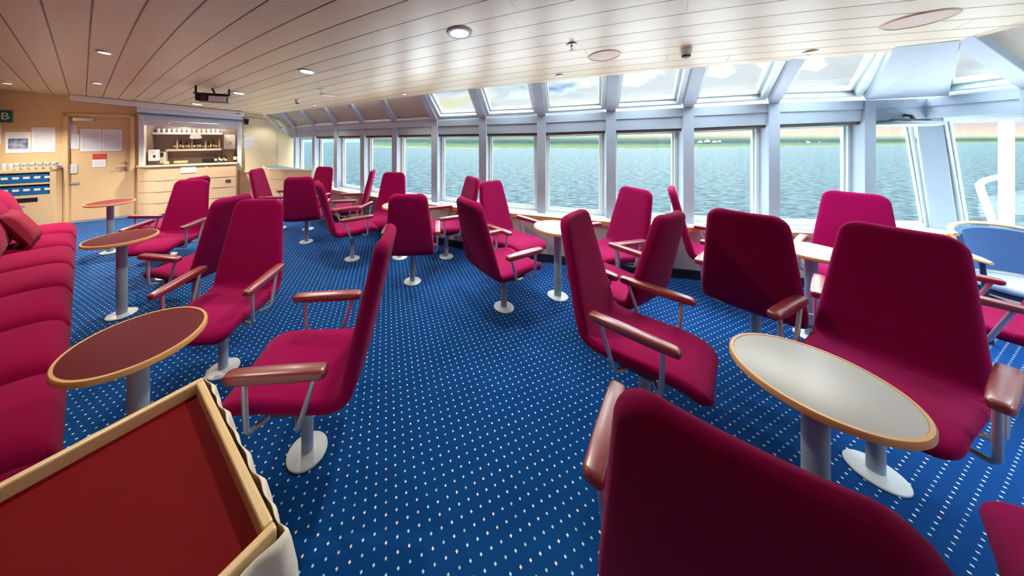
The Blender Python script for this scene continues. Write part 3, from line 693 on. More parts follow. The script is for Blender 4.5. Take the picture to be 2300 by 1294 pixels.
CH = [  # x, y, facing (clockwise from straight ahead), height factor, label
    (-0.780, 1.450, 265, 1.045, 'crimson high-backed armchair seen side-on, directly behind the skirted tray table'),
    (-1.655, 1.965, 176, 1.02, 'crimson armchair facing us behind the nearest burgundy round table'),
    (-2.460, 2.620, 279, 1.01, 'crimson armchair seen side-on with its back showing behind the front-facing armchair left of centre'),
    (-3.420, 3.270, 169, 0.99, 'crimson armchair facing us beside the second burgundy table from the front'),
    (-4.020, 3.860, 268, 1, 'crimson armchair turned left, almost hidden behind the armchair by the second burgundy table'),
    (-3.190, 5.020, 84, 0.985, 'bright pink-red armchair facing right in front of the bar, farthest left'),
    (-2.360, 4.360, -15, 0.985, 'dark-backed crimson armchair turned from us in front of the wood corner counter'),
    (-2.660, 4.960, 197, 0.985, 'dull maroon armchair facing us farthest away by the windows'),
    (-1.410, 3.750, 57, 0.99, 'crimson armchair in profile facing right, overlapping a dark chair back'),
    (-1.850, 4.740, -98, 0.985, 'crimson armchair in profile facing left against the far windows'),
    (-1.100, 4.180, 190, 0.975, 'crimson armchair facing us behind a chair back and hidden small table'),
    (-0.500, 3.160, -3, 0.99, 'crimson armchair with its back squarely to us, single armrest on its right'),
    (-0.140, 3.820, 247, 0.985, 'crimson armchair facing left behind the chair back in the centre'),
    (0.460, 2.680, 60, 1, 'crimson armchair in centre turned away to the right, round base fully visible'),
    (0.690, 3.280, 143, 0.985, 'crimson armchair facing us at the window ledge, left of the small grey table'),
    (1.105, 1.625, 136, 1.03, 'crimson armchair with both brown armrests turned right, right of the open carpet'),
    (1.300, 2.300, -30, 1.02, 'crimson armchair with leaning dark back, right behind the armchair with two brown armrests'),
    (1.600, 2.960, 254, 0.99, 'crimson armchair by the window facing left, behind the leaning dark chair back'),
    (2.720, 2.830, 126, 1, 'crimson armchair in profile by the window, partly hidden behind the slanting dark back'),
    (2.255, 2.085, 54, 1.05, 'crimson armchair with dark slanting back right of centre, between two window tables'),
    (3.560, 2.500, 238, 1.01, 'crimson armchair facing us at the right window, behind the pale window table'),
    (2.060, 1.360, 246, 1.05, 'large dark crimson armchair behind the big pale oval-looking table on the right'),
    (0.744, 0.775, 40, 1.04, 'big dark chair back in the bottom right foreground'),
    (3.460, 1.930, -34, 1.02, 'crimson armchair cut off by the right edge, below the blue chair'),
    (1.750, 0.560, -34, 1.03, 'pink-lit seat corner at the bottom right edge of the view')]
chair0 = thing('swivel_armchair', CH[0][4], 'chair', (CH[0][0], CH[0][1], 0), -R(CH[0][2]), 'crimson swivel armchairs in the lounge')
chair_parts(chair0)
chair0.scale = (1, 1, CH[0][3])
for x, y, a, hf, lab in CH[1:]: dup(chair0, (x, y, 0), -R(a), lab).scale = (1, 1, hf)

# ------------------------------------------------------------------ round tables
def table(x, y, lam, label):
    t = thing('round_table', label, 'table', (x, y, 0), 0.0, 'round pedestal tables in the lounge')
    b = MB(); b.lathe([(0.20, 0.690), (0.232, 0.692), (0.240, 0.698), (0.240, 0.714), (0.236, 0.720), (0.226, 0.7205), (0.2255, 0.7175)], 64); tp = b.build('tabletop', 'beech', t, smooth=40)
    b = MB(); b.lathe([(0.2250, 0.716), (0.2250, 0.7185), (0.2235, 0.7190)], 64); b.build('laminate_top', lam, tp, smooth=30)
    b = MB(); b.lathe([(0.036, 0.008), (0.036, 0.69)], 28); b.lathe([(0.11, 0.682), (0.11, 0.691)], 28); b.build('pole', 'paint', t, smooth=40)
    b = MB(); b.lathe([(0.098, 0.0), (0.102, 0.004), (0.101, 0.010), (0.093, 0.014), (0.042, 0.018)], 40); b.build('base_plate', 'base', t, smooth=30)
    return t
table(-1.475, 1.285, 'lam_red', 'burgundy-topped round table with light wood rim, nearest beside the sofa')
table(-3.11, 2.575, 'lam_red', 'burgundy-topped round table second from the front along the sofa')
table(-4.96, 3.97, 'lam_red', 'brown-looking round table farthest along the sofa, in front of the door')
table(1.40, 1.08, 'lam_grey', 'large-looking pale grey round table with wood rim in the right foreground')
table(1.05, 2.87, 'lam_grey', 'pale round table by the window left of an armchair back, base fully visible')
table(2.93, 2.285, 'lam_grey', 'pale round table at the right window in front of the armchair facing us')
table(-0.775, 3.80, 'lam_grey', 'small pale round table mostly hidden behind the centre chair back')

# ------------------------------------------------------------------ sofa with pillow
sofa = thing('bench_sofa', 'long crimson upholstered bench sofa running along the left edge', 'sofa', UV(0, 0), math.atan2(U.y, U.x))
# local x = along U, local y = -V side mirrored: y' = rot(U)+90deg = -V direction
def rbox(mb, x0, x1, y0, y1, z0, z1): mb.box(((x0 + x1) / 2, (y0 + y1) / 2, (z0 + z1) / 2), (x1 - x0, y1 - y0, z1 - z0))
b = MB(); rbox(b, 1.62, 7.0, 0.12, 0.95, 0.02, 0.26); b.build('plinth', 'sofa', sofa, bevel=0.02)
cw = (7.0 - 1.62) / 7.5
edges = [7.0 - i * cw for i in range(8)] + [1.62]
def cushion(x0, x1, y0, y1, z0, z1, crown):
    """puffed cushion: grid with a rounded crown, rolled over at every side"""
    mb = MB(); n = 14; vs = []; 
    for i in range(n + 1):
        for j in range(n + 1):
            a, c = -1 + 2 * i / n, -1 + 2 * j / n
            a_, c_ = math.copysign(abs(a) ** 0.75, a), math.copysign(abs(c) ** 0.75, c)
            h = (1 - abs(a_) ** 5) ** 0.45 * (1 - abs(c_) ** 5) ** 0.45 if abs(a_) < 1 and abs(c_) < 1 else 0
            vs.append(((x0 + x1) / 2 + a_ * (x1 - x0) / 2, (y0 + y1) / 2 + c_ * (y1 - y0) / 2, z0 + (z1 - z0) * (0.35 + 0.65 * h) + crown * (1 - a_ * a_) * (1 - c_ * c_)))
    m_ = (n + 1)
    fs = [(i * m_ + j, (i + 1) * m_ + j, (i + 1) * m_ + j + 1, i * m_ + j + 1) for i in range(n) for j in range(n)]
    bd = [(i, 0) for i in range(n)] + [(n, j) for j in range(n)] + [(i, n) for i in range(n, 0, -1)] + [(0, j) for j in range(n, 0, -1)]
    o = len(vs); vs += [(vs[i * m_ + j][0], vs[i * m_ + j][1], z0) for i, j in bd]
    q = len(bd); fs += [(bd[k][0] * m_ + bd[k][1], o + k, o + (k + 1) % q, bd[(k + 1) % q][0] * m_ + bd[(k + 1) % q][1]) for k in range(q)]
    fs.append(tuple(range(o, o + q))); mb.add(vs, fs); return mb
for a, c in zip(edges, edges[1:]):
    cushion(c + 0.004, a - 0.004, 0.055, 0.62, 0.22, 0.435, 0.02).build('seat_cushion', 'sofa', sofa, smooth=60)
    mb = MB()
    prof = [(0.50, 0.43), (0.47, 0.52), (0.49, 0.66), (0.54, 0.82), (0.59, 0.92), (0.64, 0.955), (0.72, 0.93), (0.76, 0.84), (0.74, 0.43)]
    mb.loft([[(x, y + k, z) for y, z in prof] for x, k in ((c + 0.004, 0.012), (c + 0.03, 0.0), (a - 0.03, 0.0), (a - 0.004, 0.012))]); mb.build('back_cushion', 'sofa', sofa, smooth=60)
b = MB(); rbox(b, 1.62, 7.0, 0.74, 0.95, 0.24, 0.86); b.build('back_frame', 'sofa', sofa, bevel=0.02)
b = MB(); n = 16; vs = []; fs = []
for sgn in (-1, 1):
    for i in range(n + 1):
        for j in range(n + 1):
            a, c = -1 + 2 * i / n, -1 + 2 * j / n
            pin = 1 - 0.10 * (1 - abs(a) ** 2) * abs(c) ** 2; pin2 = 1 - 0.10 * (1 - abs(c) ** 2) * abs(a) ** 2
            vs.append((a * 0.21 * pin2, c * 0.21 * pin, sgn * 0.075 * ((1 - a ** 4) * (1 - c ** 4)) ** 0.6))
    o = (0 if sgn < 0 else (n + 1) ** 2)
    for i in range(n):
        for j in range(n):
            q = (o + i * (n + 1) + j, o + (i + 1) * (n + 1) + j, o + (i + 1) * (n + 1) + j + 1, o + i * (n + 1) + j + 1); fs.append(q if sgn > 0 else tuple(reversed(q)))
b.add(vs, fs); pil = b.build('cushion', 'pillow', smooth=80)
pil.location = UV(5.78, -0.42, 0.64); pil.rotation_euler = (R(62), 0, math.atan2(V.y, V.x) + R(90 - 6))
tag(pil, 'square dusky red scatter cushion leaning on the sofa back', 'cushion')

# ------------------------------------------------------------------ tray table with a pinned white skirt
A_ = Vector((-0.955, 1.042, 0)); tt = thing('tray_table', 'red-topped tray table with light wood rim in the bottom left foreground', 'table', (A_.x, A_.y, 0), UANG)
LX, LY, ZT_ = 0.675, 1.02, 0.75      # local x from the far corner towards the right corner, local y = V (table runs to -y)
for nm, m in (('rim', 'beech_pale'),):
    b = MB(); w_ = 0.022
    for (x0, x1, y0, y1) in ((0, w_, -LY, 0), (LX - w_, LX, -LY, 0), (w_, LX - w_, -w_, 0), (w_, LX - w_, -LY, -LY + w_)): rbox(b, x0, x1, y0, y1, ZT_ - 0.065, ZT_)
    b.build('rim', m, tt, bevel=0.006, seg=3)
b = MB(); rbox(b, w_ - 0.005, LX - w_ + 0.005, -LY + w_ - 0.005, -w_ + 0.005, ZT_ - 0.06, ZT_ - 0.04); b.build('tray_top', 'lam_tray', tt)
for lx, ly in ((0.05, -0.05), (LX - 0.05, -0.05), (0.05, -LY + 0.05), (LX - 0.05, -LY + 0.05)):
    b = MB(); rbox(b, lx - 0.02, lx + 0.02, ly - 0.02, ly + 0.02, 0.0, ZT_ - 0.06); b.build('leg', 'beech_pale', tt)
b = MB(); per = []
def seg(p, q, n): 
    for i in range(n): per.append((p[0] + (q[0] - p[0]) * i / n, p[1] + (q[1] - p[1]) * i / n))
c0, c1 = -0.008, LX + 0.008
seg((c0, -LY), (c0, 0.008), 110); seg((c0, 0.008), (c1, 0.008), 80); seg((c1, 0.008), (c1, -LY), 110); per.append((c1, -LY))
rings = []; rnd = random.Random(5); ph = [rnd.uniform(0, 6.28) for _ in range(6)]
zs = [ZT_ - 0.012, ZT_ - 0.03, ZT_ - 0.09, 0.5, 0.35, 0.2, 0.06]
for i, (x, y) in enumerate(per):
    s = i * 0.0093; out = Vector((0, 0))
    if x <= c0 + 1e-6: out = Vector((-1, 0))
    elif x >= c1 - 1e-6: out = Vector((1, 0))
    if y >= 0.0079: out += Vector((0, 1))
    out.normalize(); col = []
    for k, z in enumerate(zs):
        g = (k / 6.0); amp = 0.004 + 0.030 * g
        off = amp * (0.6 * math.sin(s * 62 + ph[0] + 0.8 * math.sin(s * 11)) + 0.4 * math.sin(s * 37 + ph[1])) + 0.002 + 0.055 * g
        col.append((x + out.x * off, y + out.y * off, z))
    rings.append(col)
b.loft(rings, cap=False, closed=False); sk = b.build('cloth_skirt', 'cloth', tt, smooth=70)
so_ = sk.modifiers.new('thickness', 'SOLIDIFY'); so_.thickness = 0.002; so_.offset = 0
tag(sk, 'white pleated cloth skirt')

# ------------------------------------------------------------------ blue armchair with a bentwood hoop
bc = thing('bentwood_armchair', 'blue-upholstered armchair with light wood hoop rail by the right window', 'chair', (4.58, 2.22, 0), -R(214))
hoop = [(0.29 * math.cos(a), -0.04 - 0.27 * math.sin(a), 0.80 + 0.075 * math.sin(a)) for a in [R(d) for d in range(0, 181, 10)]]
b = MB(); b.tube(hoop, 0.017, 12); b.build('top_rail', 'beech_pale', bc, smooth=60)
for s in (-1, 1):
    b = MB(); b.tube([(s * 0.29, -0.20, 0.655), (s * 0.30, -0.02, 0.66), (s * 0.29, 0.16, 0.655), (s * 0.27, 0.22, 0.648)], [0.016, 0.022, 0.024, 0.014], 12); b.build('armrest', 'beech_pale', bc, smooth=60)
    for y0 in (0.17, -0.2):
        b = MB(); b.tube([(s * 0.285, y0, 0.65), (s * 0.262, y0 + (0.03 if y0 > 0 else -0.03), 0.0)], 0.014, 10); b.build('leg', 'navy_metal', bc, smooth=60)
b = MB(); rings = []
for a in [R(d) for d in range(12, 169, 12)]:
    x, y = math.cos(a), math.sin(a)
    rings.append([(0.275 * x, -0.04 - 0.245 * y, 0.80 + 0.06 * y), (0.245 * x, -0.04 - 0.205 * y, 0.79 + 0.06 * y), (0.215 * x, -0.02 - 0.175 * y, 0.50), (0.24 * x, -0.02 - 0.21 * y, 0.49)])
b.loft(rings); b.build('backrest', 'blue_fab', bc, smooth=50)
b = MB(); b.lathe([(0.22, 0.40), (0.255, 0.42), (0.262, 0.45), (0.24, 0.475), (0.12, 0.485), (0.0, 0.487)], 36); b.build('seat', 'pale_blue', bc, smooth=60)
b = MB(); b.lathe([(0.24, 0.375), (0.25, 0.385), (0.25, 0.405), (0.22, 0.41)], 36); b.build('seat_frame', 'navy_metal', bc, smooth=40)

# ------------------------------------------------------------------ ceiling fittings
def cz(x, y): return ceil_z(x, y)
TILT = Vector((-0.0347, -0.0861, -1.0)).normalized()
def hang(o, x, y, drop=0.0):
    o.location = (x, y, cz(x, y) - drop)
def downlight(x, y, r, power, label, group, wide):
    t = thing('ceiling_downlight', label, 'ceiling light', (x, y, cz(x, y) - 0.001), 0.0, group)
    t.rotation_euler = Vector((0.0347, 0.0861, 1.0)).to_track_quat('Z', 'Y').to_euler()
    b = MB(); b.lathe([(r * 0.70, 0.004), (r * 0.70, -0.010), (r * 0.86, -0.014), (r * 0.97, -0.010), (r, 0.0), (r, 0.004)], 40); b.build('trim_ring', 'white' if wide else 'steel', t, smooth=40)
    b = MB(); b.lathe([(r * 0.69, -0.004), (r * 0.45, -0.002), (r * 0.2, 0.0)], 32); b.build('lamp', 'lamp', t, smooth=40)
    l = bpy.data.lights.new('downlight', 'SPOT'); l.energy = power * 2.2; l.color = (1.0, 0.93, 0.80); l.spot_size = R(120); l.spot_blend = 0.6; l.shadow_soft_size = r * 0.6
    lo = bpy.data.objects.new('downlight_bulb', l); COL.objects.link(lo); lo.parent = t; lo.location = (0, 0, -0.03)
    return t
BIG = 'large ceiling downlights'; SML = 'small ceiling downlights'
downlight(0.024, 2.099, 0.098, 10, 'large round downlight nearest overhead at top centre of the ceiling', BIG, True)
downlight(-1.719, 3.192, 0.098, 10, 'large round downlight left of centre, next one beyond the nearest', BIG, True)
downlight(-3.50, 4.46, 0.10, 9, 'large round downlight just right of the ceiling projector', BIG, True)
downlight(-5.25, 5.60, 0.10, 30, 'large round downlight partly behind the projector near the screen case', BIG, True)
downlight(-3.546, 2.792, 0.058, 14, 'small lit downlight nearest us in the left part of the ceiling', SML, False)
downlight(-5.331, 4.109, 0.058, 38, 'small lit downlight above the white screen case at left', SML, False)
downlight(-7.02, 4.33, 0.058, 22, 'small lit downlight at the far left edge of the ceiling', SML, False)
downlight(-0.765, 4.110, 0.036, 3, 'small lit downlight at the ceiling edge above the first clear skylight', SML, False)
downlight(-2.679, 5.24, 0.036, 3, 'small lit downlight above the grey blind panels, second from the far end', SML, False)
downlight(-4.56, 6.50, 0.036, 2, 'tiny lit downlight at the far end of the ceiling edge', SML, False)
downlight(1.124, 3.02, 0.036, 3, 'small lit downlight at the ceiling edge in the middle of the skylights', SML, False)
downlight(2.832, 2.215, 0.040, 3, 'small lit downlight at the ceiling edge on the right', SML, False)
downlight(-1.77, 1.47, 0.058, 7, 'small downlight above the nearest burgundy table, out of view overhead', SML, False)
def sprinkler(x, y, label):
    t = thing('sprinkler', label, 'sprinkler', (x, y, cz(x, y)), 0, 'ceiling sprinklers')
    b = MB(); b.lathe([(0.030, 0.0), (0.042, -0.002), (0.040, -0.006), (0.014, -0.010)], 28); b.build('rosette', 'ceramic', t, smooth=40)
    b = MB(); b.lathe([(0.009, -0.006), (0.011, -0.02), (0.006, -0.024), (0.006, -0.040), (0.004, -0.046)], 14); b.lathe([(0.019, -0.046), (0.019, -0.049)], 20); b.build('nozzle', 'chrome', t, smooth=40)
sprinkler(0.933, 2.241, 'chrome sprinkler head on the ceiling left of the round grille')
sprinkler(-1.968, 4.041, 'small sprinkler head on the ceiling farther back, left of centre')
for x, y, r, lab in ((1.304, 2.444, 0.130, 'round beige speaker grille in the ceiling above the middle skylights'), (2.866, 1.72, 0.135, 'round pinkish speaker grille in the ceiling at upper right'), (-2.048, 4.438, 0.12, 'round pale speaker grille in the ceiling far left of centre')):
    t = thing('ceiling_speaker', lab, 'speaker', (x, y, cz(x, y)), 0, 'ceiling speakers'); t.rotation_euler = Vector((0.0347, 0.0861, 1.0)).to_track_quat('Z', 'Y').to_euler()
    b = MB(); b.lathe([(r * 0.88, 0.002), (r * 0.90, -0.008), (r * 0.97, -0.008), (r, -0.002), (r, 0.002)], 44); b.build('rim', 'grille', t, smooth=40)
    b = MB(); b.lathe([(r * 0.89, -0.003), (r * 0.5, -0.004), (0.001, -0.004)], 44); b.build('grille', 'grille', t, smooth=40)
for x, y, lab in ((1.866, 2.25, 'small dark-tipped white sensor hanging from the ceiling right of centre'), (-2.78, 4.844, 'small white sensor hanging from the ceiling near the far end')):
    t = thing('ceiling_sensor', lab, 'sensor', (x, y, cz(x, y)), 0, 'ceiling sensors')
    b = MB(); b.lathe([(0.040, 0.0), (0.040, -0.03), (0.032, -0.05)], 24); b.build('housing', 'ceramic', t, smooth=40)
    b = MB(); b.lathe([(0.030, -0.048), (0.030, -0.066), (0.016, -0.074)], 24); b.build('lens', 'dgrey', t, smooth=40)
# projector
px_, py_ = -3.64, 4.14; pj = thing('ceiling_projector', 'black and white projector hanging from the ceiling at left', 'projector', (px_, py_, 2.225), WANG)
b = MB(); b.box((0, 0.02, 0), (0.36, 0.26, 0.10)); pb_ = b.build('body', 'black', pj, bevel=0.02, seg=3)
b = MB(); b.box((0.07, -0.115, -0.01), (0.20, 0.02, 0.075)); b.build('front_panel', 'outwhite', pb_, bevel=0.006)
b = MB(); b.tube([(-0.08, -0.10, 0.0), (-0.08, -0.135, 0.0)], 0.034, 20); b.build('lens', 'dgrey', pb_, smooth=40)
b = MB(); b.box((0, 0.02, 0.06), (0.40, 0.05, 0.02)); b.box((0, -0.08, 0.06), (0.40, 0.02, 0.02)); b.build('bracket', 'black', pj)
for (x, y, lean) in ((-0.19, 0.0, 0.0), (0.19, 0.0, 0.0), (0.02, 0.1, -0.05)):
    b = MB(); b.tube([(x, y, 0.05), (x + lean, y, cz(px_, py_) - 2.225 + 0.01)], 0.013, 8); b.build('strut', 'black', pj)
# screen case under the ceiling
b = MB()
a, c = Wp(0.156, 0.30), Wp(2.70, 0.30); a.z, c.z = cz(a.x, a.y) - 0.006, cz(c.x, c.y) - 0.012
b.obox(a, c - a, WN * -0.11, Vector((0, 0, -0.098)))
sc = thing('projection_screen', 'long white projection screen case under the ceiling above the bar', 'screen'); b.build('case', 'outwhite', sc, bevel=0.008)
b = MB(); b.obox(c + Vector((0, 0, -0.035)) + WN * 0.001 - WT * 0.14, WT * 0.07, WN * 0.002, Vector((0, 0, -0.018))); b.build('badge', 'dgrey', sc)

# ------------------------------------------------------------------ bar: niche, shutter, counter
b = MB(); n0, n1, dp = 1.02, 2.56, 0.55
def slabW(mb, s0, s1, o0, o1, z0, z1): mb.obox(Wp(s0, o0, z0), WT * (s1 - s0), WN * (o1 - o0), Vector((0, 0, z1 - z0)))
slabW(b, n0 - .05, n1 + .05, -dp - 0.04, -dp, 0.95, 2.05); slabW(b, n0 - .05, n0, -dp, -0.1, 0.95, 2.05); slabW(b, n1, n1 + .05, -dp, -0.1, 0.95, 2.05); slabW(b, n0, n1, -dp, -0.1, 1.98, 2.03); slabW(b, n0, n1, -dp, -0.1, 0.96, 1.02)
wn_ = struct(b.build('wall_niche', 'mirror'))
b = MB(); slabW(b, 1.3, 2.3, -0.34, -0.28, 1.965, 1.979); b.build('strip_lamp', 'lamp', wn_)  # added glowing strip, no fitting seen there; brightens the dark niche
for s_ in (1.45, 2.15):
    l = bpy.data.lights.new('strip_light', 'POINT'); l.energy = 1.3; l.color = (1.0, 0.9, 0.78); l.shadow_soft_size = 0.05  # added fill light for the niche and its shelves
    lo = bpy.data.objects.new('strip_light', l); COL.objects.link(lo); lo.location = Wp(s_, -0.25, 1.93); lo.parent = wn_
sh = thing('bar_shutter', 'half-raised silver roller shutter with frame over the bar opening', 'shutter')
b = MB(); slabW(b, 0.955, 1.035, 0.002, 0.07, 1.06, 2.13); b.build('left_post', 'alu', sh, bevel=0.004)
b = MB(); slabW(b, 2.56, 2.64, 0.002, 0.07, 0.86, 2.06); b.build('right_post', 'alu', sh, bevel=0.004)
b = MB(); a = Wp(0.955, 0.15, 2.30); b.obox(a, WT * 1.70 + Vector((0, 0, -0.105)), WN * -0.148, Vector((0, 0, -0.135))); b.build('roller_box', 'alu', sh, bevel=0.004)
b = MB(); a = Wp(0.965, 0.10, 2.165); b.obox(a, WT * 1.68 + Vector((0, 0, -0.095)), WN * -0.098, Vector((0, 0, -0.05))); b.build('seal_strip', 'alu_dk', sh)
for i in range(6):
    b = MB(); z0 = 2.115 - i * 0.037; a = Wp(1.035, 0.045 + 0.002, z0); b.obox(a, WT * 1.525 + Vector((0, 0, -0.072)), WN * -0.02, Vector((0, 0, -0.034))); b.build('slat', 'alu', sh, bevel=0.006)
bar = thing('bar_counter', 'curved light wood bar counter with dark horizontal grooves below the shutter', 'counter')
def bar_poly(ins=0.0):
    r = 0.27 - ins; pts = []
    for d in range(180, 269, 11):
        pts.append((1.20 + r * math.cos(R(d)), 0.005 - r * math.sin(R(d))))
    pts += [(1.20, 0.005 + r), (2.56 - ins, 0.005 + r), (2.56 - ins, 0.005)]
    return [tuple(Wp(s, o).xy) for s, o in pts]
b = MB(); b.prism(bar_poly(0.014), 0.0, 1.03); b.build('carcass', 'wood_dark', bar)
zb = [0.06, 0.29, 0.52, 0.75, 1.03]
for z0, z1 in zip(zb, zb[1:]):
    b = MB(); b.prism(bar_poly(), z0 + 0.004, z1 - 0.004); fp = b.build('front_panel', 'woodbar', bar)
    if z0 > 0.1:
        b = MB(); slabW(b, 2.15, 2.45, 0.272, 0.278, z0 - 0.004, z0 + 0.004); b.build('groove_pull', 'dgrey', fp)
        b = MB(); slabW(b, 1.25, 1.52, 0.272, 0.279, z0 - 0.006, z0 + 0.006); b.build('groove_pull', 'steel', fp)
b = MB(); slabW(b, 2.03, 2.07, 0.27, 0.282, 0.02, 1.03); b.build('divider', 'woodbar', bar)
b = MB(); b.prism(bar_poly(-0.02), 1.03, 1.06); b.build('worktop', 'woodbar', bar, bevel=0.005)
def onW(name, m, label, cat, s, z, w, h, d=0.004, off=0.0, group=None):
    t_ = MB(); t_.box((0, 0, 0), (w, d, h)); o = t_.build(name, m); o.location = Wp(s, off + d / 2 + 0.0015, z); o.rotation_euler = (0, 0, WANG)
    return tag(o, label, cat, group)
onW('notice_sheet', 'print', 'white notice taped to the bar counter front', 'notice', 1.76, 0.95, 0.24, 0.13, off=0.277)
onW('drawer_sign', 'dgrey', 'small grey plate on the right section of the bar counter', 'sign', 2.42, 0.66, 0.09, 0.06, off=0.278)
onW('notice_sheet', 'print', 'white notice on the cream wall right of the bar shutter', 'notice', 2.77, 1.52, 0.17, 0.27)
onW('wall_socket', 'outwhite', 'small white box with cable on the wall beside the shutter post', 'socket', 2.70, 1.72, 0.05, 0.07, 0.03)
t = thing('wall_speaker', 'small black speaker fixed to the wall right of the shutter', 'speaker', Wp(2.735, 0.0, 2.02), WANG)
b = MB(); b.add([(-.04, -.03, -.07), (.03, -.03, -.07), (.045, -.03, .06), (-.045, -.03, .06), (-.04, -.11, -.07), (.03, -.11, -.07), (.045, -.13, .06), (-.045, -.13, .06)], [(0, 3, 2, 1), (4, 5, 6, 7), (0, 1, 5, 4), (1, 2, 6, 5), (2, 3, 7, 6), (3, 0, 4, 7)]); b.build('cabinet', 'black', t, bevel=0.006)
b = MB(); b.box((0, -0.015, 0), (0.03, 0.035, 0.03)); b.build('bracket', 'black', t)
# shelves and bottles in the niche
for s0, s1, z, lab in ((1.03, 2.22, 1.755, 'long white upper shelf in the bar opening'), (1.24, 2.20, 1.375, 'white lower bottle shelf in the bar opening')):
    b = MB(); slabW(b, s0, s1, -dp, -dp + 0.20, z - 0.045, z); o = b.build('bar_shelf', 'outwhite', bevel=0.003); tag(o, lab, 'shelf')
def bottle(name, s, off, z, h, r, m, label, group, cap='label', neck=0.35):
    t = thing(name, label, 'bottle', Wp(s, off, z), WANG, group)
    b = MB(); b.lathe([(r * .9, 0), (r, 0.006), (r, h * (1 - neck) - r), (r * 0.42, h * (1 - neck * 0.6)), (r * 0.36, h * 0.95), (r * 0.40, h)], 16); gl = b.build('glass', m, t, smooth=50)
    b = MB(); b.lathe([(r * 1.02, h * 0.16), (r * 1.02, h * 0.42)], 16); b.build('label_band', 'label', gl, smooth=40)
    return t
rnd = random.Random(11); mats = ['bottle_am', 'bottle_cl', 'bottle_dk', 'bottle_am', 'bottle_gr']
labs = {'bottle_am': 'amber spirit bottle on the lower bar shelf', 'bottle_cl': 'clear spirit bottle on the lower bar shelf', 'bottle_dk': 'dark spirit bottle on the lower bar shelf', 'bottle_gr': 'green spirit bottle on the lower bar shelf'}
for i in range(17):
    m = mats[i % 5]; bottle('spirit_bottle', 1.36 + i * 0.049, -dp + 0.09 + 0.03 * (i % 2), 1.376, rnd.uniform(0.17, 0.25), 0.020, m, labs[m], labs[m].replace(' bottle ', ' bottles '))
g0 = None
for i in range(13):
    for k_ in range(1):
        p = Wp(1.10 + i * 0.085, -dp + 0.10, 1.7555)
        if g0 is None:
            mb = MB(); mb.lathe([(0.022, 0), (0.030, 0.085), (0.028, 0.085), (0.019, 0.006)], 16); g0 = mb.build('drinking_glass', 'clear', smooth=40); g0.location = p
            tag(g0, 'clear drinking glass on the upper bar shelf', 'glass', 'glasses on the upper bar shelf')
        else:
            q = g0.copy(); COL.objects.link(q); q.location = p
for i, (s, m, lab) in enumerate(((1.66, 'ceramic', 'white mug among the bottles on the lower bar shelf'),)):
    pass
CT = 1.0605
t = thing('dispenser', 'white drink dispenser standing at the left end of the bar', 'dispenser', Wp(1.125, -0.12, CT), WANG)
b = MB(); b.box((0, 0, 0.20), (0.14, 0.16, 0.24)); b.build('body', 'outwhite', t, bevel=0.012)
b = MB(); b.box((0, 0, 0.04), (0.13, 0.15, 0.08)); b.build('stand', 'dgrey', t)
b = MB(); b.box((0.03, -0.083, 0.18), (0.03, 0.01, 0.05)); b.build('button', 'black', t)
t = thing('coffee_machine', 'white gridded machine behind the dispenser in the bar', 'machine', Wp(1.15, -0.38, CT), WANG)
b = MB(); b.box((0, 0, 0.13), (0.20, 0.16, 0.26)); b.build('body', 'ceramic', t, bevel=0.01)
b = MB(); b.box((0, -0.084, 0.20), (0.14, 0.01, 0.10)); b.build('grille', 'dgrey', t)
b = MB(); b.box((0, 0, 0.025), (0.22, 0.16, 0.05)); o = b.build('wooden_tray', 'beech_pale', bevel=0.004); o.location = Wp(1.50, -0.34, CT); o.rotation_euler = (0, 0, WANG); tag(o, 'low light wood box on the bar worktop, left of the black case', 'box')
b = MB(); b.box((0, 0, 0.05), (0.24, 0.14, 0.10)); o = b.build('storage_case', 'black', bevel=0.01); o.location = Wp(1.98, -0.36, CT); o.rotation_euler = (0, 0, WANG); tag(o, 'black case on the bar worktop behind the counter', 'case')
b = MB(); b.lathe([(0.045, 0), (0.055, 0.01), (0.052, 0.055), (0.03, 0.06)], 20); o = b.build('storage_jar', 'beech_pale', smooth=40); o.location = Wp(1.30, -0.14, CT); tag(o, 'small yellowish jar on the bar worktop beside the dispenser', 'jar')
for i, (s, off, h) in enumerate(((2.12, -.22, .20), (2.18, -.30, .24), (2.23, -.20, .18), (2.27, -.28, .22), (2.31, -.22, .16))):
    bottle('drink_bottle', s, off, CT, h, 0.024, 'bottle_gr' if i % 2 else 'bottle_dk', 'dark bottle in the cluster on the right of the bar worktop', 'dark bottles on the bar worktop')
bottle('wine_bottle', 2.50, -0.10, CT, 0.30, 0.036, 'bottle_dk', 'tall dark wine bottle with white label at the right end of the bar', None)
o = onW('menu_board', 'print', 'framed white drinks menu with blue round emblem in the bar', 'menu', 2.33, 1.53, 0.22, 0.36, 0.01, -dp + 0.0)
em = MB(); em.tube([(0, -0.007, -0.03), (0, -0.010, -0.03)], 0.038, 24); em.build('emblem', 'alu_dk', o)
em = MB(); em.tube([(-0.012, -0.011, -0.03), (-0.012, -0.013, -0.03)], 0.024, 20); em.build('emblem_cut', 'paperw', o)
b = MB(); pts = [(-.11, -.03), (-.09, .035), (-.03, .06), (.04, .06), (.095, .03), (.11, -.035), (.05, -.05), (-.03, -.045), (-.06, -.06)]
b.add([(x, 0, z) for x, z in pts] + [(x, -0.004, z) for x, z in pts], [tuple(range(9)), tuple(range(17, 8, -1))] + [(i, (i + 1) % 9, 9 + (i + 1) % 9, 9 + i) for i in range(9)])
o = b.build('shelf_card', 'paperw'); o.location = Wp(1.745, -dp + 0.212, 1.66); o.rotation_euler = (0, 0, WANG); tag(o, 'white cloud-shaped card hanging from the upper bar shelf', 'card')

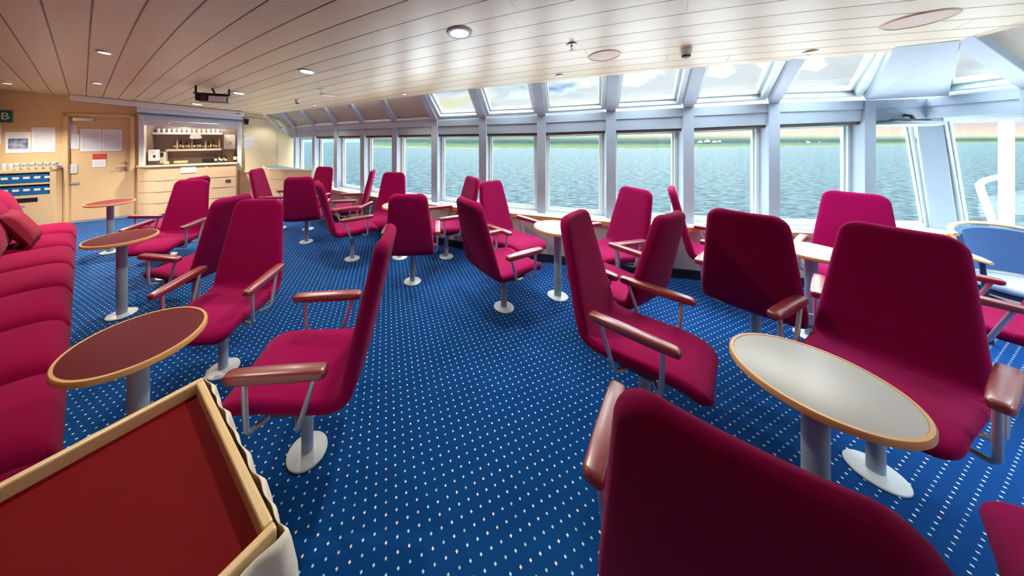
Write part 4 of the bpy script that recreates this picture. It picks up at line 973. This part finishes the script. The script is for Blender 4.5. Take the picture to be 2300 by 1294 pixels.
# ------------------------------------------------------------------ corner counter
pts = [(-4.70, 6.74), (-4.60, 6.57), (-4.44, 6.38), (-4.18, 6.20), (-3.80, 6.06), (-3.40, 5.98), (-3.10, 5.93), (-3.35, 6.08), (-4.05, 6.62), (-4.52, 6.92)]
def inset(pts, f): c = (sum(p[0] for p in pts) / len(pts), sum(p[1] for p in pts) / len(pts)); return [(c[0] + (x - c[0]) * f, c[1] + (y - c[1]) * f) for x, y in pts]
cc = thing('corner_counter', 'curved light wood counter in the far corner by the first windows', 'counter')
b = MB(); b.prism(inset(pts, 0.97), 0.0, 0.92); b.build('carcass', 'wood_dark', cc)
for z0, z1 in ((0.05, 0.27), (0.27, 0.49), (0.49, 0.71), (0.71, 0.92)):
    b = MB(); b.prism(pts, z0 + 0.003, z1 - 0.003); b.build('front_panel', 'woodbar', cc)
b = MB(); b.prism(inset(pts, 1.02), 0.92, 0.95); b.build('worktop', 'beech_pale', cc, bevel=0.004)
b = MB(); b.prism(inset(pts, 0.9), 0.9505, 0.953); b.build('top_mat', 'alu_dk', cc)

# ------------------------------------------------------------------ things on and beside the door
onW('safety_plan', 'plan_sheet', 'left page of the large white plan pair on the door', 'plan', 0.29, 1.59, 0.27, 0.44, off=-0.013)
onW('safety_plan', 'plan_sheet', 'right page of the large white plan pair on the door', 'plan', 0.565, 1.585, 0.265, 0.43, off=-0.013)
onW('notice_sheet', 'print', 'small white notice at upper left of the door', 'notice', 0.075, 1.79, 0.09, 0.18, off=-0.0128)
onW('notice_sheet', 'print', 'white notice left of the large plans on the door, below a smaller one', 'notice', 0.085, 1.565, 0.12, 0.28, off=-0.0128)
onW('warning_sign', 'red_card', 'red warning strip in the middle of the door', 'sign', 0.40, 1.27, 0.18, 0.10, off=-0.013)
onW('notice_sheet', 'print', 'white notice directly under the red strip on the door', 'notice', 0.395, 1.13, 0.17, 0.15, off=-0.013)
onW('notice_sheet', 'photo_sheet', 'white sheet with a blue picture above the sideboard', 'notice', -0.55, 1.55, 0.27, 0.37)
onW('notice_sheet', 'print', 'tall printed white sheet between picture sheet and door', 'notice', -0.27, 1.60, 0.27, 0.46)
onW('notice_sheet', 'print', 'printed sheet cut off by the left edge below the green sign', 'notice', -0.83, 1.70, 0.20, 0.34)
sg = thing('deck_sign', 'green wall sign with a white letter B at the left edge', 'sign', Wp(-0.745, 0.0, 2.015), WANG)
b = MB(); b.box((0, -0.01, 0), (0.27, 0.018, 0.215)); b.build('board', 'green', sg, bevel=0.004)
cu = bpy.data.curves.new('letter', 'FONT'); cu.body = 'B'; cu.size = 0.17; cu.align_x = 'CENTER'; cu.align_y = 'CENTER'; cu.extrude = 0.001; cu.offset = 0.0
tmp = bpy.data.objects.new('letter_curve', cu); COL.objects.link(tmp)
me = bpy.data.meshes.new_from_object(tmp.evaluated_get(bpy.context.evaluated_depsgraph_get())); bpy.data.objects.remove(tmp); bpy.data.curves.remove(cu)
me.materials.clear(); me.materials.append(M['paperw']); lt = bpy.data.objects.new('letter', me); COL.objects.link(lt); lt.parent = sg; lt.rotation_euler = (R(90), 0, 0); lt.location = (0.062, -0.0212, 0.0)

# ------------------------------------------------------------------ sideboard with racks of glasses
sb0, sb1, sd = -0.96, -0.035, 0.22
sbd = thing('sideboard', 'light wood sideboard with open rack shelves left of the door', 'sideboard', Wp((sb0 + sb1) / 2), WANG)
w = sb1 - sb0
def sbox(name, m, x0, x1, y0, y1, z0, z1, bev=0.003):
    b = MB(); rbox(b, x0, x1, y0, y1, z0, z1); return b.build(name, m, sbd, bevel=bev)
sbox('side_panel', 'woodbar', -w / 2, -w / 2 + .03, -sd, -.004, 0, 1.07); sbox('side_panel', 'woodbar', w / 2 - .07, w / 2, -sd, -.004, 0, 1.07)
sbox('top_panel', 'woodbar', -w / 2, w / 2, -sd, -.004, 1.02, 1.07)
sbox('shelf', 'woodbar', -w / 2 + .03, w / 2 - .07, -sd, -.02, 0.805, 0.835); sbox('shelf', 'woodbar', -w / 2 + .03, w / 2 - .07, -sd, -.02, 0.59, 0.62)
sbox('lower_front', 'woodbar', -w / 2 + .03, w / 2 - .07, -sd, -sd + .03, 0.0, 0.59)
sbox('recess_slot', 'black', -w / 2 + .3, w / 2 - .2, -sd - 0.004, -sd + .001, 0.50, 0.575); sbox('name_plate', 'steel', -w / 2 + .45, w / 2 - .34, -sd - 0.004, -sd, 0.42, 0.45)
sbox('back_panel', 'woodbar', -w / 2 + .03, w / 2 - .07, -.02, -.004, 0.02, 1.02)
def rack(z, lab):
    t = thing('glass_rack', lab, 'rack', Wp((sb0 + sb1) / 2 - 0.02, 0.205, z), WANG, 'blue racks in the sideboard')
    b = MB(); L = 0.80
    for (x0, x1, y0, y1, z0, z1) in ((-L / 2, L / 2, 0, .012, 0, .15), (-L / 2, L / 2, .158, .17, 0, .15), (-L / 2, -L / 2 + .012, 0, .17, 0, .15), (L / 2 - .012, L / 2, 0, .17, 0, .15), (-L / 2, L / 2, 0, .17, 0, .012)): rbox(b, x0, x1, y0, y1, z0, z1)
    b.build('tray', 'blue_rack', t, bevel=0.003)
    for i in range(7):
        b = MB(); rbox(b, -L / 2 + .06 + i * .115, -L / 2 + .13 + i * .115, -.004, .001, .075, .115); b.build('handle_slot', 'ceramic', t)
rack(0.8355, 'upper blue glass rack in the sideboard'); rack(0.6205, 'lower blue glass rack in the sideboard')
cup0 = None; n_c = 0
for row, z in ((0, 1.0705), (1, 1.1325)):
    for i in range(6):
        for jj in range(1 if row else 2):
            p = Wp(-0.49 + i * 0.083, 0.155 - jj * 0.10, z)
            if cup0 is None:
                cup0 = thing('coffee_cup', 'white coffee cup in the stacked cups on the sideboard', 'cup', p, WANG - math.pi / 2, 'white cups stacked on the sideboard')
                b = MB(); b.lathe([(0.024, 0.0), (0.036, 0.02), (0.040, 0.060), (0.037, 0.060), (0.032, 0.02), (0.012, 0.008)], 22); b.build('bowl', 'ceramic', cup0, smooth=40)
                b = MB(); b.tube([(0.036, 0, 0.048), (0.056, 0, 0.045), (0.060, 0, 0.030), (0.050, 0, 0.018), (0.036, 0, 0.016)], 0.004, 8); b.build('handle', 'ceramic', cup0, smooth=40)
            else: dup(cup0, p, WANG - math.pi / 2 + rnd.uniform(-0.2, 0.2))
g1 = None
for i in range(3):
    p = Wp(-0.72 + i * 0.072, 0.10, 1.0705)
    if g1 is None:
        mb = MB(); mb.lathe([(0.026, 0), (0.034, 0.12), (0.032, 0.12), (0.022, 0.008)], 18); g1 = mb.build('water_glass', 'clear', smooth=40); g1.location = p
        tag(g1, 'clear water glass at the back of the sideboard', 'glass', 'water glasses on the sideboard')
    else: q = g1.copy(); COL.objects.link(q); q.location = p
b = MB(); b.lathe([(0.05, 0.0), (0.075, 0.02), (0.095, 0.055), (0.09, 0.056), (0.07, 0.024), (0.02, 0.012)], 30); o = b.build('wicker_basket', 'basket', smooth=50); o.location = Wp(-0.855, 0.115, 1.0705); tag(o, 'shallow wicker basket on the left end of the sideboard', 'basket')
# ventilator on the front wall above the corner window
vf = thing('wall_fan', 'small grey fan on a black bracket above the corner window', 'fan', P(top[12], 1.84) + Vector((0.32, -0.10, 0)), 0.05)
b = MB(); b.lathe([(0.02, -0.075), (0.15, -0.07), (0.20, -0.05), (0.19, -0.025), (0.03, -0.012)], 30); b.build('guard', 'cool', vf, smooth=40)
b = MB(); b.box((0, 0, 0.0), (0.40, 0.06, 0.02)); b.build('bar', 'dgrey', vf, bevel=0.004)
b = MB(); b.tube([(0.05, 0, 0.0), (0.06, 0.03, 0.05), (0.09, 0.09, 0.06)], 0.014, 8); b.build('bracket', 'black', vf)
